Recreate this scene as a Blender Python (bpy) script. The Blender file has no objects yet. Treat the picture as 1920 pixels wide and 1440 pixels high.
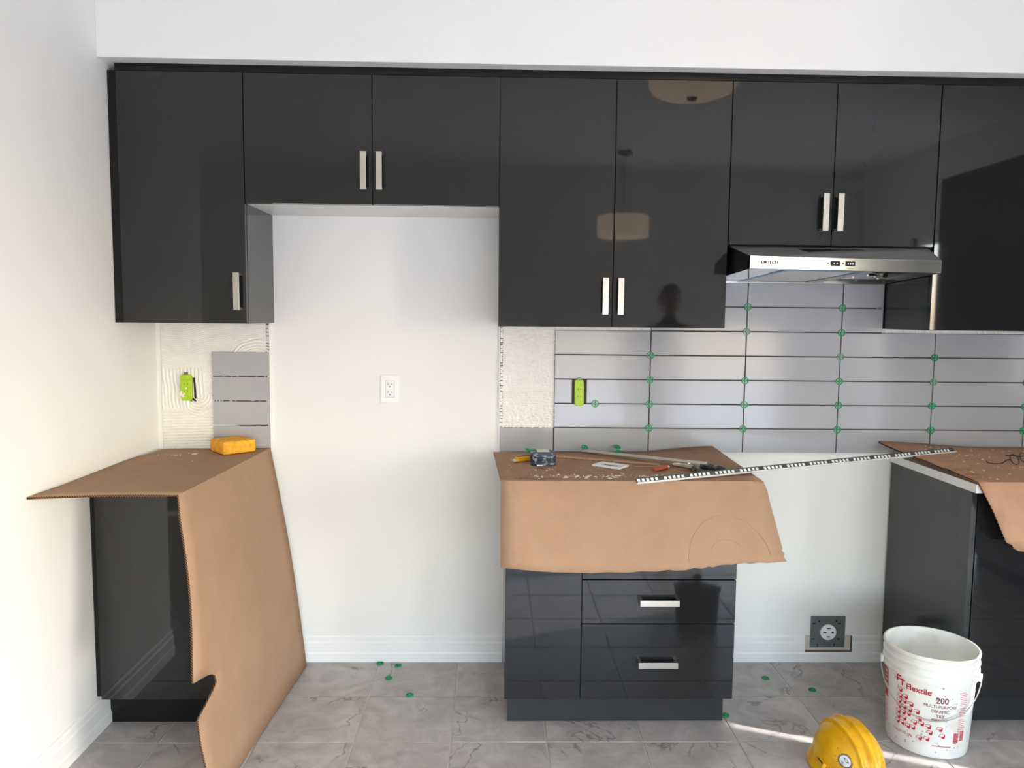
import bpy, bmesh, math, random
from mathutils import Vector, Matrix, noise

random.seed(7)
SC = bpy.context.scene
COL = SC.collection
PI = math.pi

# ---------------------------------------------------------------- camera
cam_d = bpy.data.cameras.new('camera')
cam = bpy.data.objects.new('camera', cam_d)
COL.objects.link(cam)
cam_d.sensor_width = 36.0
cam_d.lens = 27.05
cam_d.clip_start = 0.02
_r = Vector((0.99970088, -0.02223379, 0.01018851))
_u = Vector((-0.00819236, 0.08809353, 0.99607852))
_f = Vector((0.02304414, 0.99586404, -0.08788503))
_m = Matrix((_r, _u, -_f)).transposed().to_4x4()
_m.translation = Vector((0.17805, -3.17932, 1.47008))
cam.matrix_world = _m
SC.camera = cam

# ---------------------------------------------------------------- world, sun, exposure
SC.view_settings.view_transform = 'Standard'
SC.view_settings.look = 'None'
SC.view_settings.gamma = 1.0
SC.view_settings.use_curve_mapping = False
SC.view_settings.exposure = 0.9
SC.cycles.use_denoising = True
SC.cycles.max_bounces = 10
SC.cycles.diffuse_bounces = 7
SC.cycles.sample_clamp_indirect = 8.0
SC.cycles.caustics_reflective = False
SC.cycles.caustics_refractive = False

SUN_ELEV = math.radians(30)
SUN_DIR = Vector((-0.924, 0.382, 0)) * math.cos(SUN_ELEV) + Vector((0, 0, -math.sin(SUN_ELEV)))
world = bpy.data.worlds.new('daylight')
SC.world = world
world.use_nodes = True
wn = world.node_tree.nodes
wl = world.node_tree.links
bgn = wn['Background']
sky = wn.new('ShaderNodeTexSky')
sky.sky_type = 'NISHITA'
sky.sun_disc = False
sky.sun_elevation = SUN_ELEV
sky.sun_rotation = math.atan2(-SUN_DIR.x, -SUN_DIR.y)
hs = wn.new('ShaderNodeHueSaturation')
hs.inputs['Saturation'].default_value = 0.75
wl.new(sky.outputs[0], hs.inputs['Color'])
tint = wn.new('ShaderNodeMix')
tint.data_type = 'RGBA'
tint.blend_type = 'MULTIPLY'
tint.inputs[0].default_value = 1.0
tint.inputs[7].default_value = (0.99, 0.99, 1.0, 1.0)
wl.new(hs.outputs[0], tint.inputs[6])
wl.new(tint.outputs[2], bgn.inputs['Color'])
bgn.inputs['Strength'].default_value = 1.25

sun_d = bpy.data.lights.new('sun', 'SUN')
sun_d.energy = 6.5
sun_d.angle = math.radians(0.53)
sun_d.color = (1.0, 0.97, 0.94)
sun = bpy.data.objects.new('sun', sun_d)
COL.objects.link(sun)
sun.rotation_euler = SUN_DIR.to_track_quat('-Z', 'Y').to_euler()
sun.location = (8, -5, 6)


def portal(name, loc, rot, sx, sy):
    d = bpy.data.lights.new(name, 'AREA')
    d.shape = 'RECTANGLE'
    d.size = sx
    d.size_y = sy
    d.cycles.is_portal = True
    o = bpy.data.objects.new(name, d)
    COL.objects.link(o)
    o.location = loc
    o.rotation_euler = rot
    return o


portal('daylight_portal', (3.46, -3.06, 1.05), (0, PI / 2, 0), 2.1, 0.88)
portal('daylight_portal', (1.2, -4.36, 0.83), (PI / 2, 0, 0), 3.6, 1.17)

# ---------------------------------------------------------------- helpers


def srgb(r, g, b):
    def c(x):
        x /= 255.0
        return x / 12.92 if x <= 0.04045 else ((x + 0.055) / 1.055) ** 2.4
    return (c(r), c(g), c(b), 1.0)


MATS = {}


def mat(name, col, rough=0.5, metal=0.0, spec=0.5, noise_amt=0.0, noise_scale=8.0, bump=0.0,
        bump_scale=60.0, col2=None, emit=0.0, coat=0.0, ramp=(0.4, 0.65), stretch=None):
    if name in MATS:
        return MATS[name]
    m = bpy.data.materials.new(name)
    m.use_nodes = True
    nt = m.node_tree
    b = nt.nodes['Principled BSDF']
    b.inputs['Base Color'].default_value = col
    b.inputs['Roughness'].default_value = rough
    b.inputs['Metallic'].default_value = metal
    b.inputs['Specular IOR Level'].default_value = spec
    if coat:
        b.inputs['Coat Weight'].default_value = coat
        b.inputs['Coat Roughness'].default_value = 0.03
    if emit:
        b.inputs['Emission Color'].default_value = col
        b.inputs['Emission Strength'].default_value = emit
    tc = nt.nodes.new('ShaderNodeTexCoord')
    vec = tc.outputs['Object']
    if stretch:
        mp = nt.nodes.new('ShaderNodeMapping')
        mp.inputs['Scale'].default_value = stretch
        nt.links.new(vec, mp.inputs['Vector'])
        vec = mp.outputs[0]
    if col2 is not None or noise_amt:
        if col2 is None:
            k = 1 - noise_amt
            col2 = (col[0] * k, col[1] * k, col[2] * k, 1)
        n = nt.nodes.new('ShaderNodeTexNoise')
        n.inputs['Scale'].default_value = noise_scale
        n.inputs['Detail'].default_value = 5
        nt.links.new(vec, n.inputs['Vector'])
        r = nt.nodes.new('ShaderNodeValToRGB')
        r.color_ramp.elements[0].position = ramp[0]
        r.color_ramp.elements[1].position = ramp[1]
        r.color_ramp.elements[0].color = col
        r.color_ramp.elements[1].color = col2
        nt.links.new(n.outputs['Fac'], r.inputs['Fac'])
        nt.links.new(r.outputs['Color'], b.inputs['Base Color'])
    if bump:
        n2 = nt.nodes.new('ShaderNodeTexNoise')
        n2.inputs['Scale'].default_value = bump_scale
        n2.inputs['Detail'].default_value = 3
        nt.links.new(vec, n2.inputs['Vector'])
        bp = nt.nodes.new('ShaderNodeBump')
        bp.inputs['Strength'].default_value = bump
        bp.inputs['Distance'].default_value = 0.002
        nt.links.new(n2.outputs['Fac'], bp.inputs['Height'])
        nt.links.new(bp.outputs['Normal'], b.inputs['Normal'])
    MATS[name] = m
    return m


class MB:
    """collects shapes in world coordinates, links them as one mesh"""

    def __init__(self):
        self.v = []
        self.f = []
        self.mi = []

    def add(self, vs, fs, mi=0):
        o = len(self.v)
        self.v += [tuple(p) for p in vs]
        for f in fs:
            self.f.append([i + o for i in f])
            self.mi.append(mi)
        return self

    def box(self, x0, x1, y0, y1, z0, z1, mi=0):
        x0, x1 = min(x0, x1), max(x0, x1)
        y0, y1 = min(y0, y1), max(y0, y1)
        z0, z1 = min(z0, z1), max(z0, z1)
        vs = [(x0, y0, z0), (x1, y0, z0), (x1, y1, z0), (x0, y1, z0), (x0, y0, z1), (x1, y0, z1), (x1, y1, z1), (x0, y1, z1)]
        fs = [(0, 3, 2, 1), (4, 5, 6, 7), (0, 1, 5, 4), (1, 2, 6, 5), (2, 3, 7, 6), (3, 0, 4, 7)]
        return self.add(vs, fs, mi)

    def obox(self, c, ux, uy, uz, sx, sy, sz, mi=0):
        c, ux, uy, uz = Vector(c), Vector(ux).normalized(), Vector(uy).normalized(), Vector(uz).normalized()
        vs = []
        for k in (-1, 1):
            for a, b in ((-1, -1), (1, -1), (1, 1), (-1, 1)):
                vs.append(c + ux * a * sx / 2 + uy * b * sy / 2 + uz * k * sz / 2)
        fs = [(0, 3, 2, 1), (4, 5, 6, 7), (0, 1, 5, 4), (1, 2, 6, 5), (2, 3, 7, 6), (3, 0, 4, 7)]
        return self.add(vs, fs, mi)

    def prism(self, poly, axis, a, b, mi=0):
        """polygon in the two other axes (in xyz order), extruded along axis"""
        def pt(p, t):
            q = [p[0], p[1]]
            q.insert(axis, t)
            return q
        n = len(poly)
        vs = [pt(p, a) for p in poly] + [pt(p, b) for p in poly]
        fs = [list(range(n))[::-1], [i + n for i in range(n)]]
        fs += [(i, (i + 1) % n, (i + 1) % n + n, i + n) for i in range(n)]
        return self.add(vs, fs, mi)

    def lathe(self, prof, n=40, c=(0, 0, 0), mi=0, closed=False, axis='z'):
        vs = []
        for r, z in prof:
            for k in range(n):
                a = 2 * PI * k / n
                p = (r * math.cos(a), r * math.sin(a), z)
                if axis == 'y':
                    p = (p[0], p[2], p[1])
                vs.append((p[0] + c[0], p[1] + c[1], p[2] + c[2]))
        fs = []
        m = len(prof)
        for i in range(m if closed else m - 1):
            j = (i + 1) % m
            for k in range(n):
                k2 = (k + 1) % n
                fs.append((i * n + k, i * n + k2, j * n + k2, j * n + k))
        if not closed:
            if prof[0][0] > 1e-6:
                fs.append([k for k in range(n)][::-1])
            if prof[-1][0] > 1e-6:
                fs.append([(m - 1) * n + k for k in range(n)])
        return self.add(vs, fs, mi)

    def tube(self, pts, r, n=8, mi=0, closed=False):
        pts = [Vector(p) for p in pts]
        m = len(pts)
        rs = r if isinstance(r, (list, tuple)) else [r] * m
        vs = []
        ref = Vector((0.13, 0.27, 0.95)).normalized()
        for i, p in enumerate(pts):
            if closed:
                t = pts[(i + 1) % m] - pts[i - 1]
            else:
                t = pts[min(i + 1, m - 1)] - pts[max(i - 1, 0)]
            t.normalize()
            a = t.cross(ref)
            if a.length < 0.05:
                a = t.cross(Vector((1, 0, 0)))
            a.normalize()
            b = t.cross(a)
            for k in range(n):
                g = 2 * PI * k / n
                vs.append(p + (a * math.cos(g) + b * math.sin(g)) * rs[i])
        fs = []
        for i in range(m if closed else m - 1):
            j = (i + 1) % m
            for k in range(n):
                k2 = (k + 1) % n
                fs.append((i * n + k, i * n + k2, j * n + k2, j * n + k))
        if not closed:
            fs.append(list(range(n))[::-1])
            fs.append([(m - 1) * n + k for k in range(n)])
        return self.add(vs, fs, mi)

    def build(self, name, mats, parent=None, origin=(0, 0, 0), smooth=False, bevel=0.0, seg=2, angle=35):
        me = bpy.data.meshes.new(name)
        o = Vector(origin)
        me.from_pydata([(p[0] - o.x, p[1] - o.y, p[2] - o.z) for p in self.v], [], self.f)
        if not isinstance(mats, (list, tuple)):
            mats = [mats]
        for m in mats:
            me.materials.append(m)
        for p, i in zip(me.polygons, self.mi):
            p.material_index = i
        bm = bmesh.new()
        bm.from_mesh(me)
        bmesh.ops.remove_doubles(bm, verts=bm.verts, dist=1e-6)
        bmesh.ops.recalc_face_normals(bm, faces=bm.faces)
        bm.to_mesh(me)
        bm.free()
        if smooth:
            me.polygons.foreach_set('use_smooth', [True] * len(me.polygons))
            me.set_sharp_from_angle(angle=math.radians(angle))
        ob = bpy.data.objects.new(name, me)
        COL.objects.link(ob)
        if parent is not None:
            ob.parent = parent
        elif origin != (0, 0, 0):
            ob.location = origin
        if bevel:
            bv = ob.modifiers.new('bevel', 'BEVEL')
            bv.width = bevel
            bv.segments = seg
            bv.limit_method = 'ANGLE'
            bv.angle_limit = math.radians(40)
        return ob


def tag(o, label=None, cat=None, group=None, kind=None):
    if label:
        o['label'] = label
    if cat:
        o['category'] = cat
    if group:
        o['group'] = group
    if kind:
        o['kind'] = kind
    return o


def thing(name, loc, label, cat, group=None):
    e = bpy.data.objects.new(name, None)
    e.empty_display_size = 0.05
    COL.objects.link(e)
    e.location = loc
    return tag(e, label, cat, group)


def box(name, m, parent, org, b, bevel=0.0):
    return MB().box(*b).build(name, m, parent, org, bevel=bevel)


def text_geo(s, size, bold=0.0, align='CENTER'):
    cu = bpy.data.curves.new('t', 'FONT')
    cu.body = s
    cu.size = size
    cu.align_x = align
    cu.offset = bold
    cu.resolution_u = 3
    ob = bpy.data.objects.new('t', cu)
    COL.objects.link(ob)
    dg = bpy.context.evaluated_depsgraph_get()
    me = bpy.data.meshes.new_from_object(ob.evaluated_get(dg))
    vs = [(v.co.x, v.co.y) for v in me.vertices]
    fs = [list(p.vertices) for p in me.polygons]
    bpy.data.objects.remove(ob)
    bpy.data.meshes.remove(me)
    bpy.data.curves.remove(cu)
    return vs, fs


def ss(a, b, x):
    t = max(0.0, min(1.0, (x - a) / (b - a)))
    return t * t * (3 - 2 * t)


def nz(x, y, z=0.0):
    return noise.noise(Vector((x, y, z)))


# ---------------------------------------------------------------- materials
M_wall = mat('wall_paint', srgb(236, 236, 233), 0.6, spec=0.3, noise_amt=0.015, noise_scale=3, bump=0.04, bump_scale=180)
M_ceil = mat('ceiling_paint', srgb(238, 238, 235), 0.7, spec=0.2, bump=0.05, bump_scale=120)
M_trim = mat('white_trim_paint', srgb(240, 240, 237), 0.35, spec=0.4, noise_amt=0.01)
M_cab = mat('charcoal_gloss_lacquer', srgb(31, 32, 33), 0.035, spec=0.5, noise_amt=0.03, noise_scale=2)
M_cabside = mat('charcoal_satin_panel', srgb(49, 50, 50), 0.16, spec=0.5, noise_amt=0.03, noise_scale=2)
M_blackfill = mat('black_filler', srgb(18, 19, 19), 0.3, spec=0.3, noise_amt=0.05)
M_melamine = mat('white_melamine', srgb(226, 226, 224), 0.35, noise_amt=0.01)
M_nickel = mat('brushed_nickel', srgb(206, 202, 192), 0.28, metal=1.0, noise_amt=0.04, noise_scale=40, stretch=(1, 1, 14))
M_counter = mat('white_counter', srgb(232, 232, 230), 0.25, noise_amt=0.02)
M_steel = mat('stainless_steel', srgb(216, 216, 212), 0.22, metal=1.0, noise_amt=0.05, noise_scale=6, stretch=(0.6, 1, 60))
M_hoodtop = mat('hood_top_steel', srgb(150, 151, 152), 0.35, metal=0.5, noise_amt=0.03)
M_hoodside = mat('hood_dark_side', srgb(34, 34, 32), 0.3, metal=0.3, noise_amt=0.05)
M_chrome = mat('hood_inner_chrome', srgb(205, 205, 200), 0.12, metal=1.0, noise_amt=0.04)
M_black = mat('matte_black', srgb(10, 10, 10), 0.5, noise_amt=0.1)
M_darkglass = mat('dark_panel', srgb(38, 39, 40), 0.12, metal=0.4, noise_amt=0.05)
M_blue = mat('blue_film', srgb(70, 150, 195), 0.3, noise_amt=0.1)
M_filter = mat('mesh_filter', srgb(236, 236, 234), 0.5, metal=0.1, noise_amt=0.35, noise_scale=220, bump=0.6, bump_scale=260)
M_plastic = mat('white_plastic', srgb(240, 241, 240), 0.3, noise_amt=0.01)
M_slot = mat('dark_slot', srgb(22, 22, 22), 0.6, noise_amt=0.1)
M_lime = mat('lime_plastic', srgb(176, 214, 38), 0.4, noise_amt=0.12, noise_scale=60)
M_green = mat('green_plastic', srgb(26, 152, 92), 0.35, noise_amt=0.12, noise_scale=60)
M_palespacer = mat('pale_green_plastic', srgb(110, 160, 130), 0.4, noise_amt=0.12, noise_scale=60)
M_greyspacer = mat('grey_plastic', srgb(150, 152, 150), 0.4, noise_amt=0.12, noise_scale=60)
M_mortar = mat('adhesive', srgb(240, 238, 231), 0.55, noise_amt=0.05, noise_scale=30, bump=0.2, bump_scale=200)
M_galv = mat('galvanised_plate', srgb(122, 128, 128), 0.4, metal=0.55, noise_amt=0.12, noise_scale=30)
M_drywall = mat('bare_drywall', srgb(206, 200, 186), 0.8, noise_amt=0.1, noise_scale=40)
M_sponge = mat('sponge', srgb(250, 182, 52), 0.9, noise_amt=0.25, noise_scale=70, bump=0.9, bump_scale=140)
M_pail = mat('pail_plastic', srgb(232, 233, 228), 0.35, noise_amt=0.05, noise_scale=12, col2=srgb(214, 212, 200), ramp=(0.5, 0.75))
M_red = mat('red_print', srgb(192, 22, 48), 0.5, noise_amt=0.05)
M_pink = mat('pale_red_print', srgb(226, 140, 150), 0.5, noise_amt=0.1)
M_dkred = mat('dark_red_print', srgb(120, 20, 40), 0.5, noise_amt=0.1)
M_wire = mat('galvanised_wire', srgb(190, 190, 188), 0.3, metal=0.8, noise_amt=0.05)
M_hat = mat('hat_yellow', srgb(244, 188, 16), 0.33, noise_amt=0.12, noise_scale=14, col2=srgb(226, 164, 12))
M_hatdirt = mat('dirt_fleck', srgb(120, 80, 20), 0.7, noise_amt=0.2)
M_sticker = mat('sticker_white', srgb(236, 238, 238), 0.4, noise_amt=0.02)
M_navy = mat('sticker_blue', srgb(40, 66, 110), 0.4, noise_amt=0.1)
M_tape = mat('tape_case', srgb(50, 62, 84), 0.5, col2=srgb(190, 194, 198), noise_scale=45, ramp=(0.52, 0.7))
M_yellow = mat('knife_yellow', srgb(232, 170, 28), 0.4, noise_amt=0.1, noise_scale=40)
M_wood = mat('wood_strip', srgb(188, 152, 122), 0.7, noise_amt=0.2, noise_scale=10, stretch=(20, 2, 2))
M_alu = mat('aluminium_strip', srgb(214, 208, 196), 0.35, metal=0.35, noise_amt=0.08, noise_scale=20)
M_grip = mat('grip_dirty', srgb(62, 66, 74), 0.6, col2=srgb(168, 170, 172), noise_scale=60, ramp=(0.5, 0.75))
M_redstub = mat('red_crayon', srgb(196, 92, 66), 0.6, noise_amt=0.2, noise_scale=60)
M_trimdark = mat('trim_leg_grey', srgb(84, 87, 88), 0.4, metal=0.5, noise_amt=0.15, noise_scale=40)
M_trimwhite = mat('trim_white', srgb(238, 238, 234), 0.35, noise_amt=0.02)
M_specs = mat('eyeglass_frame', srgb(36, 30, 30), 0.3, noise_amt=0.1)
M_shade = mat('lamp_shade', srgb(255, 222, 186), 0.7, emit=1.1, noise_amt=0.02)
M_ground = mat('bounce_ground', srgb(232, 232, 232), 0.9, noise_amt=0.1)  # unseen ground outside, added and kept pale to bounce light up indoors
M_grout = mat('floor_grout', srgb(208, 205, 198), 0.8, noise_amt=0.05, noise_scale=30)


def wall_tile_mat():
    m = mat('grey_glazed_tile', srgb(172, 174, 178), 0.12, spec=0.5)
    nt = m.node_tree
    b = nt.nodes['Principled BSDF']
    oi = nt.nodes.new('ShaderNodeObjectInfo')
    n = nt.nodes.new('ShaderNodeTexNoise')
    n.inputs['Scale'].default_value = 6
    tc = nt.nodes.new('ShaderNodeTexCoord')
    nt.links.new(tc.outputs['Object'], n.inputs['Vector'])
    mx = nt.nodes.new('ShaderNodeMix')
    mx.data_type = 'RGBA'
    mx.inputs[6].default_value = srgb(176, 177, 181)
    mx.inputs[7].default_value = srgb(164, 166, 171)
    ad = nt.nodes.new('ShaderNodeMath')
    ad.operation = 'MULTIPLY'
    nt.links.new(oi.outputs['Random'], ad.inputs[0])
    nt.links.new(n.outputs['Fac'], ad.inputs[1])
    nt.links.new(ad.outputs[0], mx.inputs[0])
    nt.links.new(mx.outputs[2], b.inputs['Base Color'])
    bp = nt.nodes.new('ShaderNodeBump')
    bp.inputs['Strength'].default_value = 0.12
    bp.inputs['Distance'].default_value = 0.004
    n2 = nt.nodes.new('ShaderNodeTexNoise')
    n2.inputs['Scale'].default_value = 9
    nt.links.new(tc.outputs['Object'], n2.inputs['Vector'])
    nt.links.new(n2.outputs['Fac'], bp.inputs['Height'])
    nt.links.new(bp.outputs['Normal'], b.inputs['Normal'])
    return m


def floor_tile_mat():
    m = mat('marbled_floor_tile', srgb(170, 164, 158), 0.32, spec=0.45)
    nt = m.node_tree
    b = nt.nodes['Principled BSDF']
    oi = nt.nodes.new('ShaderNodeObjectInfo')
    tc = nt.nodes.new('ShaderNodeTexCoord')
    mul = nt.nodes.new('ShaderNodeVectorMath')
    mul.operation = 'SCALE'
    mul.inputs[0].default_value = (37.0, 21.0, 13.0)
    nt.links.new(oi.outputs['Random'], mul.inputs['Scale'])
    add = nt.nodes.new('ShaderNodeVectorMath')
    add.operation = 'ADD'
    nt.links.new(tc.outputs['Object'], add.inputs[0])
    nt.links.new(mul.outputs[0], add.inputs[1])
    vec = add.outputs[0]
    n = nt.nodes.new('ShaderNodeTexNoise')
    n.inputs['Scale'].default_value = 9
    n.inputs['Detail'].default_value = 9
    n.inputs['Roughness'].default_value = 0.65
    n.inputs['Distortion'].default_value = 0.7
    nt.links.new(vec, n.inputs['Vector'])
    r = nt.nodes.new('ShaderNodeValToRGB')
    e = r.color_ramp.elements
    e[0].position = 0.33
    e[0].color = srgb(154, 148, 144)
    e[1].position = 0.66
    e[1].color = srgb(188, 183, 179)
    k = e.new(0.5)
    k.color = srgb(172, 166, 162)
    nt.links.new(n.outputs['Fac'], r.inputs['Fac'])
    # veins: thin zero crossings of a second noise, broken up
    n2 = nt.nodes.new('ShaderNodeTexNoise')
    n2.inputs['Scale'].default_value = 2.6
    n2.inputs['Detail'].default_value = 5
    n2.inputs['Roughness'].default_value = 0.55
    n2.inputs['Distortion'].default_value = 0.5
    nt.links.new(vec, n2.inputs['Vector'])
    s = nt.nodes.new('ShaderNodeMath')
    s.operation = 'SUBTRACT'
    s.inputs[1].default_value = 0.5
    nt.links.new(n2.outputs['Fac'], s.inputs[0])
    a = nt.nodes.new('ShaderNodeMath')
    a.operation = 'ABSOLUTE'
    nt.links.new(s.outputs[0], a.inputs[0])
    mr = nt.nodes.new('ShaderNodeMapRange')
    mr.inputs['From Min'].default_value = 0.0
    mr.inputs['From Max'].default_value = 0.009
    mr.inputs['To Min'].default_value = 0.75
    mr.inputs['To Max'].default_value = 0.0
    nt.links.new(a.outputs[0], mr.inputs['Value'])
    n3 = nt.nodes.new('ShaderNodeTexNoise')
    n3.inputs['Scale'].default_value = 3.3
    nt.links.new(vec, n3.inputs['Vector'])
    mr2 = nt.nodes.new('ShaderNodeMapRange')
    mr2.inputs['From Min'].default_value = 0.5
    mr2.inputs['From Max'].default_value = 0.6
    nt.links.new(n3.outputs['Fac'], mr2.inputs['Value'])
    mm = nt.nodes.new('ShaderNodeMath')
    mm.operation = 'MULTIPLY'
    nt.links.new(mr.outputs[0], mm.inputs[0])
    nt.links.new(mr2.outputs[0], mm.inputs[1])
    mx = nt.nodes.new('ShaderNodeMix')
    mx.data_type = 'RGBA'
    mx.inputs[7].default_value = srgb(92, 84, 80)
    nt.links.new(mm.outputs[0], mx.inputs[0])
    nt.links.new(r.outputs['Color'], mx.inputs[6])
    nt.links.new(mx.outputs[2], b.inputs['Base Color'])
    bp = nt.nodes.new('ShaderNodeBump')
    bp.inputs['Strength'].default_value = 0.15
    bp.inputs['Distance'].default_value = 0.002
    nt.links.new(n.outputs['Fac'], bp.inputs['Height'])
    nt.links.new(bp.outputs['Normal'], b.inputs['Normal'])
    return m


def cardboard_mat(name, base, dark, stain=0.0, flute=(0, 0, 1), top_z=None):
    m = mat(name, base, 0.85, spec=0.2)
    nt = m.node_tree
    b = nt.nodes['Principled BSDF']
    tc = nt.nodes.new('ShaderNodeTexCoord')
    n = nt.nodes.new('ShaderNodeTexNoise')
    n.inputs['Scale'].default_value = 5
    n.inputs['Detail'].default_value = 8
    n.inputs['Roughness'].default_value = 0.7
    nt.links.new(tc.outputs['Object'], n.inputs['Vector'])
    r = nt.nodes.new('ShaderNodeValToRGB')
    r.color_ramp.elements[0].position = 0.35
    r.color_ramp.elements[0].color = base
    r.color_ramp.elements[1].position = 0.75
    r.color_ramp.elements[1].color = dark
    nt.links.new(n.outputs['Fac'], r.inputs['Fac'])
    out = r.outputs['Color']
    if stain:
        # wet / dirty smears lying on the worktop only (the sheet's upper face)
        mp = nt.nodes.new('ShaderNodeMapping')
        mp.inputs['Scale'].default_value = (3.0, 6.0, 1.0)
        nt.links.new(tc.outputs['Object'], mp.inputs['Vector'])
        n2 = nt.nodes.new('ShaderNodeTexNoise')
        n2.inputs['Scale'].default_value = 1.6
        n2.inputs['Detail'].default_value = 7
        n2.inputs['Roughness'].default_value = 0.65
        nt.links.new(mp.outputs[0], n2.inputs['Vector'])
        mr = nt.nodes.new('ShaderNodeMapRange')
        mr.inputs['From Min'].default_value = 0.56
        mr.inputs['From Max'].default_value = 0.70
        mr.inputs['To Max'].default_value = stain
        nt.links.new(n2.outputs['Fac'], mr.inputs['Value'])
        sx = nt.nodes.new('ShaderNodeSeparateXYZ')
        nt.links.new(tc.outputs['Object'], sx.inputs[0])
        mz = nt.nodes.new('ShaderNodeMapRange')
        mz.inputs['From Min'].default_value = top_z - 0.012
        mz.inputs['From Max'].default_value = top_z - 0.004
        nt.links.new(sx.outputs['Z'], mz.inputs['Value'])
        mu = nt.nodes.new('ShaderNodeMath')
        mu.operation = 'MULTIPLY'
        nt.links.new(mr.outputs[0], mu.inputs[0])
        nt.links.new(mz.outputs[0], mu.inputs[1])
        mx = nt.nodes.new('ShaderNodeMix')
        mx.data_type = 'RGBA'
        mx.inputs[7].default_value = srgb(104, 72, 58)
        nt.links.new(mu.outputs[0], mx.inputs[0])
        nt.links.new(out, mx.inputs[6])
        out = mx.outputs[2]
    nt.links.new(out, b.inputs['Base Color'])
    # faint flute lines
    dt = nt.nodes.new('ShaderNodeVectorMath')
    dt.operation = 'DOT_PRODUCT'
    dt.inputs[1].default_value = flute
    nt.links.new(tc.outputs['Object'], dt.inputs[0])
    k = nt.nodes.new('ShaderNodeMath')
    k.operation = 'MULTIPLY'
    k.inputs[1].default_value = 2 * PI / 0.0075
    nt.links.new(dt.outputs['Value'], k.inputs[0])
    sn = nt.nodes.new('ShaderNodeMath')
    sn.operation = 'SINE'
    nt.links.new(k.outputs[0], sn.inputs[0])
    bp = nt.nodes.new('ShaderNodeBump')
    bp.inputs['Strength'].default_value = 0.06
    bp.inputs['Distance'].default_value = 0.001
    nt.links.new(sn.outputs[0], bp.inputs['Height'])
    nt.links.new(bp.outputs['Normal'], b.inputs['Normal'])
    return m


def rim_mat():
    m = mat('corrugated_edge', srgb(120, 88, 62), 0.9, spec=0.1)
    nt = m.node_tree
    b = nt.nodes['Principled BSDF']
    tc = nt.nodes.new('ShaderNodeTexCoord')
    sx = nt.nodes.new('ShaderNodeSeparateXYZ')
    nt.links.new(tc.outputs['Object'], sx.inputs[0])
    ad = nt.nodes.new('ShaderNodeMath')
    ad.operation = 'ADD'
    nt.links.new(sx.outputs['X'], ad.inputs[0])
    nt.links.new(sx.outputs['Z'], ad.inputs[1])
    k = nt.nodes.new('ShaderNodeMath')
    k.operation = 'MULTIPLY'
    k.inputs[1].default_value = 2 * PI / 0.007
    nt.links.new(ad.outputs[0], k.inputs[0])
    sn = nt.nodes.new('ShaderNodeMath')
    sn.operation = 'SINE'
    nt.links.new(k.outputs[0], sn.inputs[0])
    r = nt.nodes.new('ShaderNodeValToRGB')
    r.color_ramp.elements[0].position = 0.3
    r.color_ramp.elements[0].color = srgb(52, 34, 24)
    r.color_ramp.elements[1].position = 0.7
    r.color_ramp.elements[1].color = srgb(150, 114, 84)
    nt.links.new(sn.outputs[0], r.inputs['Fac'])
    nt.links.new(r.outputs['Color'], b.inputs['Base Color'])
    return m


M_wtile = wall_tile_mat()
M_ftile = floor_tile_mat()
M_rim = rim_mat()
M_cardL = cardboard_mat('cardboard_kraft', srgb(166, 135, 110), srgb(156, 125, 100), flute=(0, 1, 0))
M_cardC = cardboard_mat('cardboard_stained', srgb(168, 136, 112), srgb(156, 124, 99), stain=0.8, flute=(1, 0, 0), top_z=0.917)
M_cardR = cardboard_mat('cardboard_dusty', srgb(190, 152, 124), srgb(172, 130, 104), stain=0.5, flute=(1, 0, 0), top_z=0.917)

# ---------------------------------------------------------------- the room
XL, XR, YF, H = -1.205, 3.4, -4.3, 2.75
YU, YB = -0.347, -0.571          # front planes of upper and base doors
CT0, CT = 0.876, 0.912           # worktop underside and top


def struct(name, mb, m, **k):
    return tag(mb.build(name, m, **k), kind='structure')


floor = struct('floor', MB().box(-3.0, XR + 0.12, YF - 0.12, 0.0, -0.06, -0.003), M_grout)
tag(floor, 'grey marbled ceramic floor tiles with pale grout', 'floor')
# floor tiles, one mesh shared
TX, TY = 0.3335, 0.3215
fx0, fy0 = -0.297, -0.313
tile_me = None
for i in range(-9, 12):
    for j in range(-1, 13):
        x0 = fx0 + i * TX
        y1 = fy0 - (j - 0) * TY + TY
        y0 = y1 - TY
        xa, xb = max(x0, -3.0), min(x0 + TX, XR)
        ya, yb_ = max(y0, YF), min(y1, 0.0)
        if x0 < XL and y1 > -1.15 and xb <= XL:
            continue
        if xb - xa < 0.02 or yb_ - ya < 0.02:
            continue
        g = 0.0028
        full = abs((xb - xa) - TX) < 1e-4 and abs((yb_ - ya) - TY) < 1e-4
        if full and tile_me is not None:
            o = bpy.data.objects.new('floor_tile', tile_me)
            COL.objects.link(o)
            o.parent = floor
        else:
            w, d = xb - xa, yb_ - ya
            b = 0.0015
            mb = MB()
            z0, z1 = -0.003, 0.0
            vs = [(g, g, z0), (w - g, g, z0), (w - g, d - g, z0), (g, d - g, z0),
                  (g, g, z1 - 0.0008), (w - g, g, z1 - 0.0008), (w - g, d - g, z1 - 0.0008), (g, d - g, z1 - 0.0008),
                  (g + b, g + b, z1), (w - g - b, g + b, z1), (w - g - b, d - g - b, z1), (g + b, d - g - b, z1)]
            fs = [(0, 1, 5, 4), (1, 2, 6, 5), (2, 3, 7, 6), (3, 0, 4, 7), (4, 5, 9, 8), (5, 6, 10, 9), (6, 7, 11, 10), (7, 4, 8, 11), (8, 9, 10, 11)]
            mb.add(vs, fs)
            o = mb.build('floor_tile', M_ftile, floor)
            if full:
                tile_me = o.data
        o.location = (xa, ya, 0)

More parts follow.
